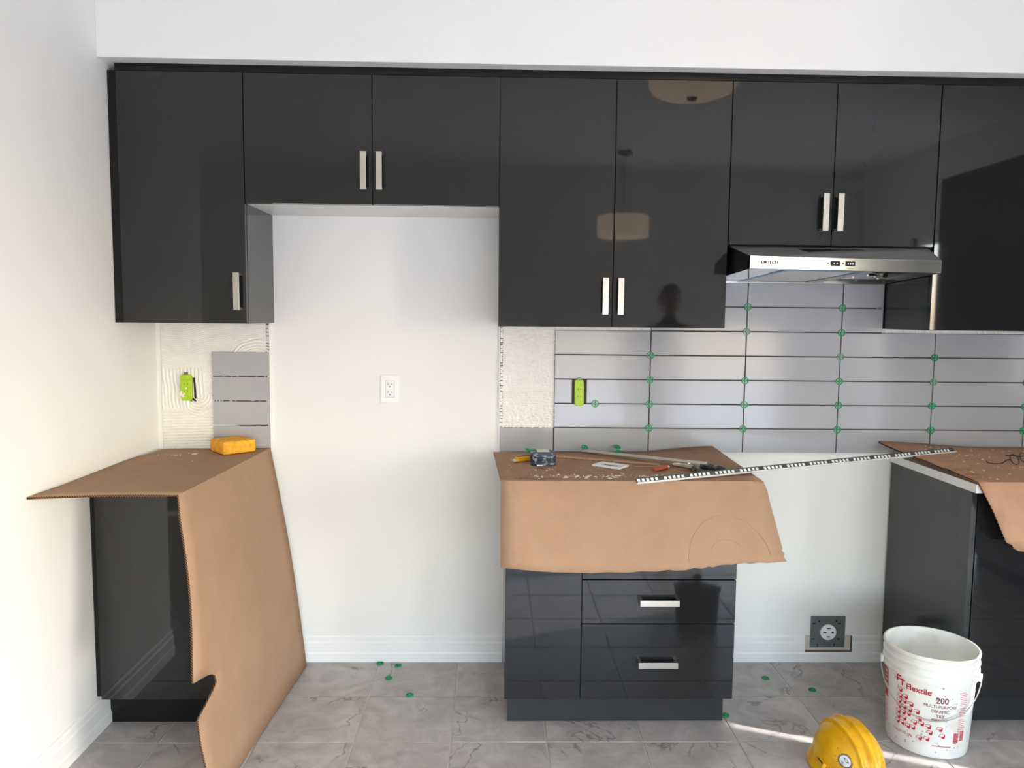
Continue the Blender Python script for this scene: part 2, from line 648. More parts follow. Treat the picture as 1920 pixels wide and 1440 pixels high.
wall_back = struct('wall_back', MB().box(XL - 0.12, XR + 0.12, 0.0, 0.12, -0.06, H), M_wall)
tag(wall_back, 'off-white painted kitchen wall behind the cabinets', 'wall')
wall_left = struct('wall_left', MB().box(XL - 0.12, XL, -1.2, 0.0, -0.06, H), M_wall)
tag(wall_left, 'bright white side wall left of the cabinets', 'wall')
struct('ceiling', MB().box(-3.12, XR + 0.12, YF - 0.12, 0.12, H, H + 0.1), M_ceil)
struct('wall_hall_side', MB().box(-3.12, -3.0, YF - 0.12, -1.08, -0.06, H), M_wall)
struct('wall_hall_end', MB().box(-3.0, XL - 0.12, -1.2, -1.08, -0.06, H), M_wall)
# right wall with a patio door opening and two added slots that shape the sun
rw = MB()
T0, T1 = XR, XR + 0.12
ops = [(-3.5, -2.62, 0.0, 2.1), (-1.563, -1.475, 0.99, 1.545), (-1.45, -1.24, 1.17, 1.46)]
ycuts = [YF - 0.12, -3.5, -2.62, -1.563, -1.475, -1.45, -1.24, 0.0]
for a, b in zip(ycuts[:-1], ycuts[1:]):
    o = [q for q in ops if abs(q[0] - a) < 1e-6]
    if o:
        if o[0][2] > 0:
            rw.box(T0, T1, a, b, -0.06, o[0][2])
        rw.box(T0, T1, a, b, o[0][3], H)
    else:
        rw.box(T0, T1, a, b, -0.06, H)
struct('wall_right', rw, M_wall)
fw = MB()
fw.box(-3.12, -0.6, YF - 0.12, YF, -0.06, H)
fw.box(3.0, XR + 0.12, YF - 0.12, YF, -0.06, H)
fw.box(-0.6, 3.0, YF - 0.12, YF, -0.06, 0.25)
fw.box(-0.6, 3.0, YF - 0.12, YF, 1.42, H)
struct('wall_front', fw, M_wall)
wf = MB()  # frame of an unseen low window, added for frontal daylight
for x0, x1 in ((-0.6, -0.55), (0.575, 0.625), (1.775, 1.825), (2.95, 3.0)):
    wf.box(x0, x1, YF - 0.08, YF - 0.02, 0.25, 1.42)
wf.box(-0.6, 3.0, YF - 0.08, YF - 0.02, 0.25, 0.30)
wf.box(-0.6, 3.0, YF - 0.08, YF - 0.02, 1.37, 1.42)
struct('added_window_1', wf, M_trim)
df = MB()
for y0, y1 in ((-3.5, -3.45), (-2.67, -2.62)):
    df.box(XR + 0.03, XR + 0.09, y0, y1, 0, 2.1)
df.box(XR + 0.03, XR + 0.09, -3.5, -2.62, 2.04, 2.1)
df.box(XR + 0.03, XR + 0.09, -3.5, -2.62, 0.0, 0.05)
struct('door_1', df, M_trim)
struct('ground_outside', MB().box(-14, 18, -18, 14, -0.3, -0.2), M_ground)

# soffit over the upper cabinets
SZ, SY = 2.347, -0.402
soffit = struct('trim_1', MB().box(XL, XR, SY, 0.0, SZ, H), M_wall, bevel=0.002)
tag(soffit, 'white drywall bulkhead running above the upper cabinets', 'bulkhead')

# baseboards
prof = [(0.0, 0.0), (-0.016, 0.0), (-0.016, 0.036), (-0.0125, 0.044), (-0.0125, 0.082), (-0.009, 0.088), (-0.009, 0.106), (-0.005, 0.114), (0.0, 0.114)]
bb = MB()


def bb_back(mb, x0, x1, pr=prof):
    mb.prism([(p[0], p[1]) for p in pr], 0, x0, x1)


bb_back(bb, -0.757, 0.222)
bb_back(bb, 1.033, 1.523)
bb_back(bb, 1.726, 1.853)
low = [(0.0, 0.0), (-0.016, 0.0), (-0.016, 0.036), (-0.0125, 0.044), (0.0, 0.044)]
bb_back(bb, 1.523, 1.726, low)
o = struct('baseboard_back', bb, M_trim)
tag(o, 'white moulded baseboard along the back wall', 'baseboard')
bl = MB()
bl.prism([(XL - p[0], p[1]) for p in prof], 1, -1.2, -0.005)
o = struct('baseboard_left', bl, M_trim)
tag(o, 'white moulded baseboard along the left wall', 'baseboard')

# ---------------------------------------------------------------- backsplash: adhesive, tiles, edge trims (parts of the back wall)
PX, PZ = 0.39671, 0.10135
TJ = [0.82317 + (k - 1) * PX for k in range(0, 7)]       # column joints, TJ[0] is the left edge
TZ = [0.909] + [1.01042 + k * PZ for k in range(0, 7)]   # row joints
G = 0.0021
M_jointshade = mat('joint_shade', srgb(92, 78, 72), 0.9, noise_amt=0.3, noise_scale=90)  # dark panel colour stands in for the deep shade inside the tile joints
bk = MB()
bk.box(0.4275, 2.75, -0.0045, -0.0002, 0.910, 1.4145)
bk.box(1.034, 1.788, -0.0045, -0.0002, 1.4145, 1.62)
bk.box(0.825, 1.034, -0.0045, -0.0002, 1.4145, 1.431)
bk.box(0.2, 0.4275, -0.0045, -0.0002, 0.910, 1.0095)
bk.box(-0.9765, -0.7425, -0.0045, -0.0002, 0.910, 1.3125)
o = bk.build('joint_shade_panel', M_jointshade, wall_back)
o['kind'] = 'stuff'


def wtile(poly):
    """poly (x, z) of one tile, proud of the adhesive"""
    cx = sum(p[0] for p in poly) / len(poly)
    cz = sum(p[1] for p in poly) / len(poly)
    dy = random.uniform(-0.0005, 0.0005)
    mb = MB()
    mb.prism([(p[0], p[1]) for p in poly], 1, -0.0125 + dy, -0.004)
    o = mb.build('wall_tile', M_wtile, wall_back, (cx, 0, cz), bevel=0.0012, seg=2)
    o.location = (cx, 0, cz)
    return o


def rect(x0, x1, z0, z1):
    return [(x0 + G, z0 + G), (x1 - G, z0 + G), (x1 - G, z1 - G), (x0 + G, z1 - G)]


# left stack of four cut tiles beside the sponge
for r in range(4):
    wtile(rect(-0.978, -0.741, TZ[r], TZ[r + 1]))
# cut tile at the left end of the bottom row
wtile(rect(0.199, TJ[0], TZ[0], TZ[1]))
for c in range(0, 6):
    x0, x1 = TJ[c], TJ[c + 1]
    for r in range(0, 5):
        if c == 0 and r == 2:
            wtile(rect(x0, 0.502, TZ[r], TZ[r + 1]))
            wtile(rect(0.559, x1, TZ[r], TZ[r + 1]))
            continue
        wtile(rect(x0, x1, TZ[r], TZ[r + 1]))
for r in (5, 6):
    z0, z1 = TZ[r], TZ[r + 1]
    if r == 5:
        wtile([(TJ[1] + G, z0 + G), (TJ[2] - G, z0 + G), (TJ[2] - G, z1 - G), (1.034, z1 - G), (1.034, 1.4315), (TJ[1] + G, 1.4315)])
    else:
        wtile(rect(1.034, TJ[2], z0, z1))
    wtile(rect(TJ[2], TJ[3], z0, z1))
    wtile(rect(TJ[3], 1.789, z0, z1))


def heightfield(name, x0, x1, z0, z1, fn, step=0.0022, label=None):
    nx = int((x1 - x0) / step)
    nzz = int((z1 - z0) / step)
    vs, fs = [], []
    for j in range(nzz + 1):
        for i in range(nx + 1):
            u, v = (x1 - x0) * i / nx, (z1 - z0) * j / nzz
            e = min(u, v, x1 - x0 - u, z1 - z0 - v)
            h = fn(u, v) * ss(-0.0001, 0.004, e + 0.002 * nz(u * 90, v * 90))
            vs.append((x0 + u, -0.0004 - max(h, 0.0), z0 + v))
    for j in range(nzz):
        for i in range(nx):
            a = j * (nx + 1) + i
            fs.append((a, a + 1, a + nx + 2, a + nx + 1))
    mb = MB()
    mb.add(vs, fs)
    o = mb.build(name, M_mortar, wall_back, smooth=True, angle=80)
    if label:
        o['label'] = label
    return o


def ridge(t, pitch):
    return 0.5 + 0.5 * math.cos(2 * PI * t / pitch)


def comb_left(u, v):
    w = 0.004 * nz(u * 22, v * 22, 3) + 0.0015 * nz(u * 90, v * 90, 1)
    base = 0.0016 + 0.0007 * nz(u * 30, v * 30, 9)
    # regions of differently combed strokes
    hor = 0.0058 * ridge(v - 0.03 * u + 0.5 * w, 0.0118)
    ver = 0.0058 * ridge(u + 0.06 * (v - 0.25) + w, 0.0145)
    d = math.hypot(u - 0.155, v - 0.225)
    arc = 0.0058 * ridge(d + w, 0.0120)
    d2 = math.hypot(u - 0.40, v - 0.32)
    arc2 = 0.0060 * ridge(d2 + w, 0.0120)
    fine = 0.0030 * ridge(v + 0.012 * math.sin(u * 22) + 0.8 * w, 0.0080)
    top = ss(0.325, 0.345, v + 0.02 * nz(u * 12, 5))
    lefty = ss(0.185, 0.165, u) * ss(0.165, 0.18, v)
    low = ss(0.172, 0.155, v)
    swirl = ss(0.105, 0.09, d) * ss(0.10, 0.13, u) * ss(0.235, 0.2, v) * ss(0.125, 0.14, v)
    h = fine * 0.7 + 0.0012 * ridge(v + 0.02 * math.sin(u * 14), 0.011) * ss(0.16, 0.2, u)
    h = h * (1 - lefty) + ver * lefty
    h = h * (1 - low) + hor * low
    h = h * (1 - swirl) + arc * swirl
    h = h * (1 - top) + fine * top
    a2 = ss(0.15, 0.135, d2) * ss(0.075, 0.09, d2) * ss(0.385, 0.405, v) * ss(0.47, 0.45, v)
    h = h * (1 - a2) + arc2 * a2
    b = ss(0.035, 0.012, u) * 0.0025 * max(0, nz(u * 120, v * 70, 2))
    return base + h + b


def comb_mid(u, v):
    w = 0.0025 * nz(u * 30, v * 30, 4) + 0.0015 * nz(u * 110, v * 110, 1)
    hor = 0.0030 * ridge(v + w, 0.0085)
    rag = 0.0052 * max(0.0, nz(u * 90, v * 130, 7) + 0.25)
    k = 0.35 + 0.65 * ss(-0.1, 0.35, nz(u * 22, v * 9, 2) + 0.6 * math.exp(-((u - 0.165) / 0.035) ** 2) + 0.5 * math.exp(-((u - 0.04) / 0.02) ** 2))
    return 0.0014 + hor * (1 - 0.5 * k) + rag * k


def comb_strip(u, v):
    return 0.0012 + 0.0028 * ridge(u + 0.4 * v + 0.004 * nz(u * 30, v * 30), 0.0125) * (0.6 + 0.4 * nz(u * 60, v * 60))


heightfield('adhesive_patch', -1.188, -0.741, 0.909, 1.432, comb_left, label='white tile adhesive combed in ridges left of the sponge')
heightfield('adhesive_patch', 0.199, 0.434, 1.000, 1.432, comb_mid, label='rough white tile adhesive under the tall upper cabinet')
heightfield('adhesive_patch', 0.42, 0.8225, 1.400, 1.432, comb_strip, label='thin strip of white adhesive above the tiles')
heightfield('adhesive_patch', 1.80, 2.75, 1.400, 1.432, comb_strip, label='thin strip of white adhesive under the right upper cabinet')


def wall_trim(x0, x1, z0, z1, label):
    t = MB().box(x0, x1, -0.0035, 0.0, z0, z1).build('edge_trim', M_trimdark, wall_back)
    t['label'] = label
    sq = None
    z = z0 + 0.006
    k = 0
    while z < z1 - 0.012:
        if k % 6 != 5:
            if sq is None:
                sq = MB().box(-(x1 - x0) * 0.32, (x1 - x0) * 0.32, -0.0048, -0.0036, 0, 0.0095)
                so = sq.build('trim_hole_fill', M_trimwhite, t)
                me = so.data
            else:
                so = bpy.data.objects.new('trim_hole_fill', me)
                COL.objects.link(so)
                so.parent = t
            so.location = ((x0 + x1) / 2, -0.002, z)
        z += 0.0145
        k += 1
    MB().box(x1 - 0.002 if x0 < -0.5 else x0 - 0.002, x1 + 0.002 if x0 < -0.5 else x0 + 0.001, -0.0135, 0, z0 if x0 < 0 else 0.909, z1 if x0 > 0 else z1).build('trim_lip', M_trimwhite, t)
    return t


wall_trim(-0.757, -0.741, 0.912, 1.43, 'perforated metal edge trim beside the left adhesive')
wall_trim(0.200, 0.213, 1.012, 1.43, 'perforated metal edge trim left of the rough adhesive')

# ---------------------------------------------------------------- tile spacers
sp_me = {}


def spacer_mesh():
    mb = MB()
    n = 20
    R1, R2 = 0.0155, 0.0118
    prof = [(R2, -0.0165), (R1, -0.0165), (R1, -0.0128), (R2, -0.0128)]
    mb.lathe([(r, y) for r, y in prof], n, (0, 0, 0), closed=True, axis='y')
    mb.box(-R2, R2, -0.0160, -0.0128, -0.0016, 0.0016)
    mb.box(-0.0016, 0.0016, -0.0160, -0.0128, -R2, R2)
    mb.box(-0.0045, 0.0045, -0.0175, -0.0128, -0.0045, 0.0045)
    return mb


def spacer(x, z, label, group, m=None, rot=(0, 0, 0), loc=None):
    m = m or M_green
    key = m.name
    if key not in sp_me:
        o = spacer_mesh().build('tile_spacer', m)
        sp_me[key] = o.data
    else:
        o = bpy.data.objects.new('tile_spacer', sp_me[key])
        COL.objects.link(o)
    o.location = loc if loc else (x, 0, z)
    o.rotation_euler = rot
    tag(o, label, 'tile spacer', group)
    return o


ROWN = {1: 'lowest', 2: 'second', 3: 'third', 4: 'fourth', 5: 'fifth', 6: 'topmost'}
COLN = {1: 'first', 2: 'second', 3: 'third', 4: 'fourth', 5: 'rightmost'}
have = {1: (1, 2, 3, 4), 2: (1, 2, 3, 5, 6), 3: (1, 2, 3, 4, 5, 6), 4: (1, 2, 3, 4), 5: (1, 2, 3, 4)}
for c, rows in have.items():
    for r in rows:
        pale = (c, r) in ((3, 4), (2, 5), (4, 3))
        lab = ('pale' if pale else 'bright') + ' green round spacer on %s tile joint up, %s spacer column from left' % (ROWN[r], COLN[c])
        spacer(TJ[c] + random.uniform(-0.001, 0.001), TZ[r] + random.uniform(-0.001, 0.001), lab, 'round spacers in the backsplash joints',
               M_palespacer if pale else M_green, (0, random.uniform(-0.3, 0.3), 0))
spacer(0.597, TZ[2], 'bright green round spacer just right of the lime outlet in the tiles', 'round spacers in the backsplash joints')
g = MB()
g.box(1.755, 1.782, -0.0150, -0.0126, TZ[6] - 0.002, TZ[6] + 0.002)
for dx in (0.0, 0.009, 0.018):
    g.box(1.757 + dx, 1.762 + dx, -0.0165, -0.0126, TZ[6] - 0.005, TZ[6] + 0.005)
tag(g.build('tile_wedge', M_greyspacer, None, (1.77, 0, TZ[6])), 'small grey plastic wedge in the joint under the range hood', 'tile wedge')

# loose spacers on the floor and on the middle cardboard
fl = [((-0.295, -0.030), 'green spacer lying on the floor against the baseboard'),
      ((-0.216, -0.050), 'green spacer on floor just right of the baseboard one'),
      ((-0.240, -0.163), 'green spacer on floor in front of the pair by the baseboard'),
      ((-0.140, -0.304), 'green spacer on floor lying on the grout line'),
      ((1.300, -0.165), 'green spacer on floor between drawers and range outlet'),
      ((1.453, -0.265), 'green spacer on floor in front of the range outlet'),
      ((1.046, -0.460), 'green spacer on floor at the corner of the drawer cabinet')]
for (x, y), lab in fl:
    spacer(0, 0, lab, 'loose spacers on the floor', M_green, (-PI / 2, 0, random.uniform(0, 3)), (x, y, -0.0127))
cl = [((0.311, -0.138), (-1.1, 0.3, 0.6), 'green spacer behind the tape measure on the cardboard', 0.002),
      ((0.330, -0.150), (-0.6, 0.6, 0.2), 'green spacer touching the tape measure on the cardboard', 0.004),
      ((0.547, -0.050), (-0.9, 0.3, 0.2), 'green spacer at the back end of the metal strip', 0.002),
      ((0.687, -0.030), (-1.2, 0.1, 0.4), 'green spacer against the tiles at the back of cardboard', 0.0),
      ((0.668, -0.173), (-0.9, -0.3, 0.9), 'green spacer leaning on the metal strip mid cardboard', 0.004)]
for (x, y), rot, lab, dz in cl:
    R = Matrix.Rotation(rot[0], 4, 'X')
    spacer(0, 0, lab, 'loose spacers on the cardboard', M_green, rot, (x, y, 0.917 + dz + 0.004))

# ---------------------------------------------------------------- cabinets


def handle(parent, org, c, length, vertical, yface):
    """square bar pull standing off the door face"""
    w, t, so = 0.0215, 0.009, 0.03
    mb = MB()
    L = length / 2
    yo = yface - so
    if vertical:
        mb.box(c[0] - w / 2, c[0] + w / 2, yo, yo + t, c[1] - L, c[1] + L)
        for s in (-1, 1):
            z = c[1] + s * (L - 0.005)
            mb.box(c[0] - w / 2, c[0] + w / 2, yo + t - 0.001, yface + 0.0005, z - 0.005, z + 0.005)
    else:
        mb.box(c[0] - L, c[0] + L, yo, yo + t, c[1] - w / 2, c[1] + w / 2)
        for s in (-1, 1):
            x = c[0] + s * (L - 0.005)
            mb.box(x - 0.005, x + 0.005, yo + t - 0.001, yface + 0.0005, c[1] - w / 2, c[1] + w / 2)
    o = mb.build('handle', M_nickel, parent, org, bevel=0.0008)
    o['label'] = 'brushed nickel square bar handle'
    return o


def upper(x0, x1, z0, z1, doors, label, group='glossy charcoal upper cabinets', side=M_cabside, bottom_white=False):
    org = ((x0 + x1) / 2, -0.17, z0)
    t = thing('upper_cabinet', org, label, 'cabinet', group)
    mb = MB()
    yb = YU + 0.0215
    mb.box(x0, x1, yb, -0.0005, z0, z1)
    o = mb.build('body', [side, M_melamine], t, org, bevel=0.0006)
    if bottom_white:
        for p in o.data.polygons:
            if p.normal.z < -0.9:
                p.material_index = 1
    for dx0, dx1, hx, hz in doors:
        d = box('door', M_cab, t, org, (dx0 + 0.0014, dx1 - 0.0014, YU, YU + 0.019, z0 + 0.001, z1 - 0.0005), bevel=0.0012)
        if hx is not None:
            handle(d, org, (hx, hz), 0.134, True, YU)
    return t


U0 = 0.1907
UZ, UB, UF, UH = 2.3205, 1.4326, 1.8652, 1.7384
uL = upper(-1.170, U0 - 0.9144, UB, UZ, [(-1.170, U0 - 0.9144, -0.752, 1.549)], 'glossy charcoal upper cabinet with one door next to the left wall')
f = box('filler', M_blackfill, uL, tuple(uL.location), (-1.2035, -1.1712, YU + 0.012, YU + 0.03, UB, UZ + 0.004))
f['label'] = 'narrow black filler against the left wall'
upper(U0 - 0.9144, U0, UF, UZ, [(U0 - 0.9144, U0 - 0.4572, -0.295, 1.9815), (U0 - 0.4572, U0, -0.239, 1.9815)],
      'short glossy charcoal two-door cabinet over the empty fridge space', bottom_white=True)
upper(U0, U0 + 0.8382, UB, UZ, [(U0, U0 + 0.4191, 0.580, 1.5455), (U0 + 0.4191, U0 + 0.8382, 0.636, 1.5455)],
      'tall glossy charcoal two-door upper cabinet above the drawer cabinet')
upper(U0 + 0.8382, U0 + 1.6002, UH, UZ, [(U0 + 0.8382, U0 + 1.2192, 1.3745, 1.8575), (U0 + 1.2192, U0 + 1.6002, 1.4285, 1.8575)],
      'short glossy charcoal two-door cabinet directly over the range hood')
upper(U0 + 1.6012, U0 + 2.42, UB, UZ, [(U0 + 1.6012, U0 + 2.02, None, None), (U0 + 2.02, U0 + 2.42, None, None)],
      'tall glossy charcoal upper cabinet cut by the right edge of the picture')
o = box('cabinet_top_filler', M_blackfill, None, (0, 0, 0), (-1.172, U0 + 2.42, YU + 0.001, YU + 0.02, UZ + 0.001, SZ - 0.0005))
tag(o, 'black filler strip between upper cabinet doors and white bulkhead', 'filler strip')


def base_body(t, org, x0, x1, toe0, toe1, toe_poly=None):
    yb = YB + 0.0215
    box('body', M_cabside, t, org, (x0, x1, yb, -0.018, 0.121, CT0 - 0.0005), bevel=0.0006)
    if toe_poly:
        MB().prism(toe_poly, 1, -0.496, -0.480).build('toe_kick', M_blackfill, t, org)
        box('plinth', M_blackfill, t, org, (toe0 + 0.05, toe1, -0.478, -0.03, 0.001, 0.1205))
    else:
        box('toe_kick', M_cabside, t, org, (toe0, toe1, -0.496, -0.03, 0.001, 0.1205))


# left base cabinet
org = (-0.97, -0.3, 0.0)
bL = thing('base_cabinet', org, 'charcoal base cabinet by the left wall, half covered by folded cardboard', 'cabinet', 'charcoal base cabinets')
toe = [(-1.190, 0.1205), (-1.190, 0.114), (-1.193, 0.085), (-1.190, 0.082), (-1.190, 0.046), (-1.186, 0.040), (-1.186, 0.001), (-0.785, 0.001), (-0.785, 0.1205)]
base_body(bL, org, -1.184, -0.780, -1.186, -0.785, toe)
box('door', M_cab, bL, org, (-1.183, -0.7815, YB, YB + 0.019, 0.122, CT0 - 0.004), bevel=0.0012)
f = box('filler', M_blackfill, bL, org, (-1.2035, -1.1845, YB + 0.012, YB + 0.03, 0.128, CT0 - 0.002))
f['label'] = 'narrow black filler against the left wall'
# middle cabinet: door and drawers
org = (0.627, -0.3, 0.0)
bC = thing('base_cabinet', org, 'charcoal base cabinet with one narrow door and three drawers', 'cabinet', 'charcoal base cabinets')
base_body(bC, org, 0.2225, 1.0325, 0.2352, 1.0235)
box('door', M_cab, bC, org, (0.2225, 0.4885, YB, YB + 0.019, 0.122, CT0 - 0.004), bevel=0.0012)
for z0, z1, hz in ((0.122, 0.3955, 0.2575), (0.3985, 0.5555, 0.4815), (0.5585, 0.7145, 0.64), (0.7175, CT0 - 0.004, None)):
    d = box('drawer', M_cab, bC, org, (0.4915, 1.0325, YB, YB + 0.019, z0, z1), bevel=0.0012)
    if hz:
        handle(d, org, (0.7595, hz), 0.138, False, YB)
# right cabinet
org = (2.2, -0.3, 0.0)
bR = thing('base_cabinet', org, 'charcoal base cabinet behind the white bucket at right edge', 'cabinet', 'charcoal base cabinets')
base_body(bR, org, 1.8545, 2.75, 1.87, 2.75)
box('side_panel', M_cabside, bR, org, (1.853, 1.8725, YB + 0.003, -0.018, 0.122, CT0 - 0.0005), bevel=0.0008)
box('door', M_cab, bR, org, (1.8745, 2.305, YB, YB + 0.019, 0.122, CT0 - 0.004), bevel=0.0012)
box('door', M_cab, bR, org, (2.308, 2.748, YB, YB + 0.019, 0.122, CT0 - 0.004), bevel=0.0012)

for x0, x1, lab in ((-1.2035, -0.778, 'white worktop hidden under folded cardboard by the left wall'),
                    (0.206, 1.046, 'white worktop under stained cardboard over the drawer cabinet'),
                    (1.846, 2.76, 'white worktop with exposed front edge under the right cardboard')):
    tag(box('worktop', M_counter, None, ((x0 + x1) / 2, -0.3, CT0), (x0, x1, -0.6, -0.0005 - (0.0), CT0, CT - 0.005), bevel=0.001), lab, 'worktop', 'white worktops')

# ---------------------------------------------------------------- range hood
HL, HRT = 1.042, 1.780
YL, YR = -0.560, -0.425          # the hood hangs slightly askew


def hy(x):
    return YL + (YR - YL) * (x - HL) / (HRT - HL)


org = (1.41, -0.25, 1.617)
hood = thing('range_hood', org, 'stainless steel range hood with black sides under the short cabinet', 'range hood')
ZT, ZF1, ZF0, ZB0 = 1.7375, 1.6835, 1.6395, 1.617
YTOP = -0.352
# sloped top
mb = MB()
a = [(HL, YTOP + 0.02, ZT - 0.002), (HRT, YTOP + 0.02, ZT - 0.002), (HRT, YR, ZF1), (HL, YL, ZF1)]
b = [(p[0], p[1] + 0.004, p[2] - 0.004) for p in a]
mb.add(a + b, [(0, 1, 2, 3), (7, 6, 5, 4), (0, 4, 5, 1), (1, 5, 6, 2), (2, 6, 7, 3), (3, 7, 4, 0)])
mb.box(HL, HRT, YTOP + 0.02, -0.001, ZT - 0.006, ZT - 0.002)
mb.build('top_panel', M_hoodtop, hood, org)
# front band
mb = MB()
a = [(HL, YL, ZF0), (HRT, YR, ZF0), (HRT, YR, ZF1), (HL, YL, ZF1)]
b = [(p[0], p[1] + 0.018, p[2]) for p in a]
mb.add(a + b, [(0, 1, 2, 3), (7, 6, 5, 4), (0, 4, 5, 1), (1, 5, 6, 2), (2, 6, 7, 3), (3, 7, 4, 0)])
front = mb.build('front_band', M_steel, hood, org, bevel=0.0015)
# sides
for x0, yf, nm in ((HL, YL, 'l'), (HRT - 0.003, YR, 'r')):
    poly = [(yf + 0.002, ZF0), (yf + 0.002, ZF1 - 0.002), (YTOP + 0.02, ZT - 0.004), (-0.001, ZT - 0.004), (-0.001, ZB0), (-0.02, ZB0)]
    s = MB().prism(poly, 0, x0, x0 + 0.003).build('side_panel', M_hoodside, hood, org)
box('back_panel', M_chrome, hood, org, (HL + 0.003, HRT - 0.003, -0.006, -0.001, ZB0, ZT - 0.006))


def under(x, y, dz=0.0):
    t = (y - hy(x)) / (0 - hy(x))
    return (x, y, ZF0 + (ZB0 - ZF0) * t + dz)


def slab(mb, pts, th, mi=0):
    n = len(pts)
    vs = [p for p in pts] + [(p[0], p[1], p[2] + th) for p in pts]
    fs = [list(range(n))[::-1], [i + n for i in range(n)]] + [(i, (i + 1) % n, (i + 1) % n + n, i + n) for i in range(n)]
    mb.add(vs, fs, mi)


mb = MB()
slab(mb, [under(HL + 0.003, YL + 0.03, 0.03), under(HRT - 0.003, YR + 0.03, 0.03), under(HRT - 0.003, -0.008, 0.02), under(HL + 0.003, -0.008, 0.02)], 0.002)
mb.build('inner_panel', M_darkglass, hood, org)
mb = MB()
slab(mb, [under(HL + 0.004, YL + 0.022, 0.002), under(HL + 0.13, hy(HL + 0.13) + 0.022, 0.002), under(HL + 0.13, -0.008, 0.001), under(HL + 0.004, -0.008, 0.001)], 0.002)
mb.build('chrome_lip', M_chrome, hood, org)
mb = MB()
slab(mb, [under(HL + 0.15, hy(HL + 0.15) + 0.03, 0.004), under(HL + 0.43, hy(HL + 0.43) + 0.03, 0.004), under(HL + 0.40, -0.03, 0.004), under(HL + 0.12, -0.03, 0.004)], 0.006)
fl_ = mb.build('grease_filter', M_filter, hood, org)
fl_['label'] = 'silver mesh grease filter'
mb = MB()
for (xa, ya, xb, yb2) in ((HL + 0.17, hy(HL + 0.17) + 0.045, HL + 0.44, hy(HL + 0.44) + 0.045), (HL + 0.155, hy(HL + 0.15) + 0.04, HL + 0.125, -0.04)):
    p, q = Vector(under(xa, ya, 0.001)), Vector(under(xb, yb2, 0.001))
    d = (q - p).normalized()
    nrm = Vector((-d.y, d.x, 0)) * 0.012
    slab(mb, [tuple(p + nrm), tuple(p - nrm), tuple(q - nrm), tuple(q + nrm)], 0.002)
mb.build('blue_film', M_blue, fl_, org)
mb = MB()
slab(mb, [under(HL + 0.455, hy(HL + 0.455) + 0.03, 0.003), under(HL + 0.50, hy(HL + 0.50) + 0.03, 0.003), under(HL + 0.47, -0.03, 0.003), under(HL + 0.42, -0.03, 0.003)], 0.004)
mb.build('filter_rail', M_steel, hood, org)
mb = MB()
slab(mb, [under(HL + 0.135, hy(HL + 0.135) + 0.03, 0.003), under(HL + 0.148, hy(HL + 0.15) + 0.03, 0.003), under(HL + 0.115, -0.03, 0.003), under(HL + 0.09, -0.03, 0.003)], 0.004)
mb.build('filter_rail', M_steel, hood, org)
c = under(HL + 0.62, -0.20, 0.012)
MB().lathe([(0.0, -0.006), (0.03, -0.006), (0.036, 0.0), (0.036, 0.008)], 24, c).build('lamp_cover', M_chrome, hood, org, smooth=True)
for dx, dy in ((0.56, -0.12), (0.67, -0.10)):
    c = under(HL + dx, dy, 0.014)
    MB().lathe([(0.0, -0.004), (0.004, -0.003), (0.005, 0.004)], 10, c).build('screw', M_nickel, hood, org)
# vent slots on the slope
fu = Vector((HRT - HL, YR - YL, 0)).normalized()
nvent = 26
vm = None
for k in range(nvent):
    x = 1.292 + 0.0095 * k
    t = 0.30
    yy = (YTOP + 0.02) + (hy(x) - YTOP - 0.02) * t
    zz = (ZT - 0.002) + (ZF1 - ZT + 0.002) * t
    sl = Vector((0, hy(x) - YTOP - 0.02, ZF1 - ZT + 0.002)).normalized()
    n_ = Vector((0, sl.z, -sl.y))
    yc = Vector((x, yy, zz)) + sl * 0.022
    mb = MB()
    skew = (sl + Vector((0.25, 0, 0))).normalized()
    mb.obox(yc, Vector((1, 0, 0)), skew, n_, 0.0042, 0.075, 0.0022)
    mb.build('vent_slot', M_slot, hood, org)
# lettering and controls on the front band


def on_front(x, z, off=0.0006):
    n_ = Vector((fu.y, -fu.x, 0))
    p = Vector((x, hy(x), z)) + n_ * off
    return p


vs, fs = text_geo('ORTECH', 0.0145, 0.0007, 'LEFT')
mb = MB()
mb.add([on_front(1.083 + vx * 1.1, 1.657 + vy, 0.0012) for vx, vy in vs], fs)
mb.build('lettering', M_slot, front, org)
for x0, x1, marks in ((1.343, 1.378, 2), (1.400, 1.436, 3)):
    mb = MB()
    n_ = Vector((fu.y, -fu.x, 0))
    xm = (x0 + x1) / 2
    mb.obox(on_front(xm, 1.664), fu, Vector((0, 0, 1)), n_, x1 - x0, 0.0165, 0.003)
    d = mb.build('control_display', M_black, front, org)
    mb = MB()
    for k in range(marks):
        xx = x0 + (x1 - x0) * (k + 1) / (marks + 1)
        mb.obox(on_front(xx, 1.664, 0.0024), fu, Vector((0, 0, 1)), n_, 0.004, 0.006 if marks == 3 else 0.004, 0.0006)
    mb.build('button', M_trimwhite, d, org)
    mb = MB()
    for k in range(marks):
        xx = x0 + (x1 - x0) * (k + 1) / (marks + 1)
        mb.obox(on_front(xx, 1.6475, 0.0006), fu, Vector((0, 0, 1)), n_, 0.005, 0.0014, 0.0006)
    mb.obox(on_front(x0 - 0.010, 1.664, 0.0006), fu, Vector((0, 0, 1)), n_, 0.005, 0.005, 0.0006)
    mb.build('printed_mark', M_slot, front, org)['kind'] = 'stuff'

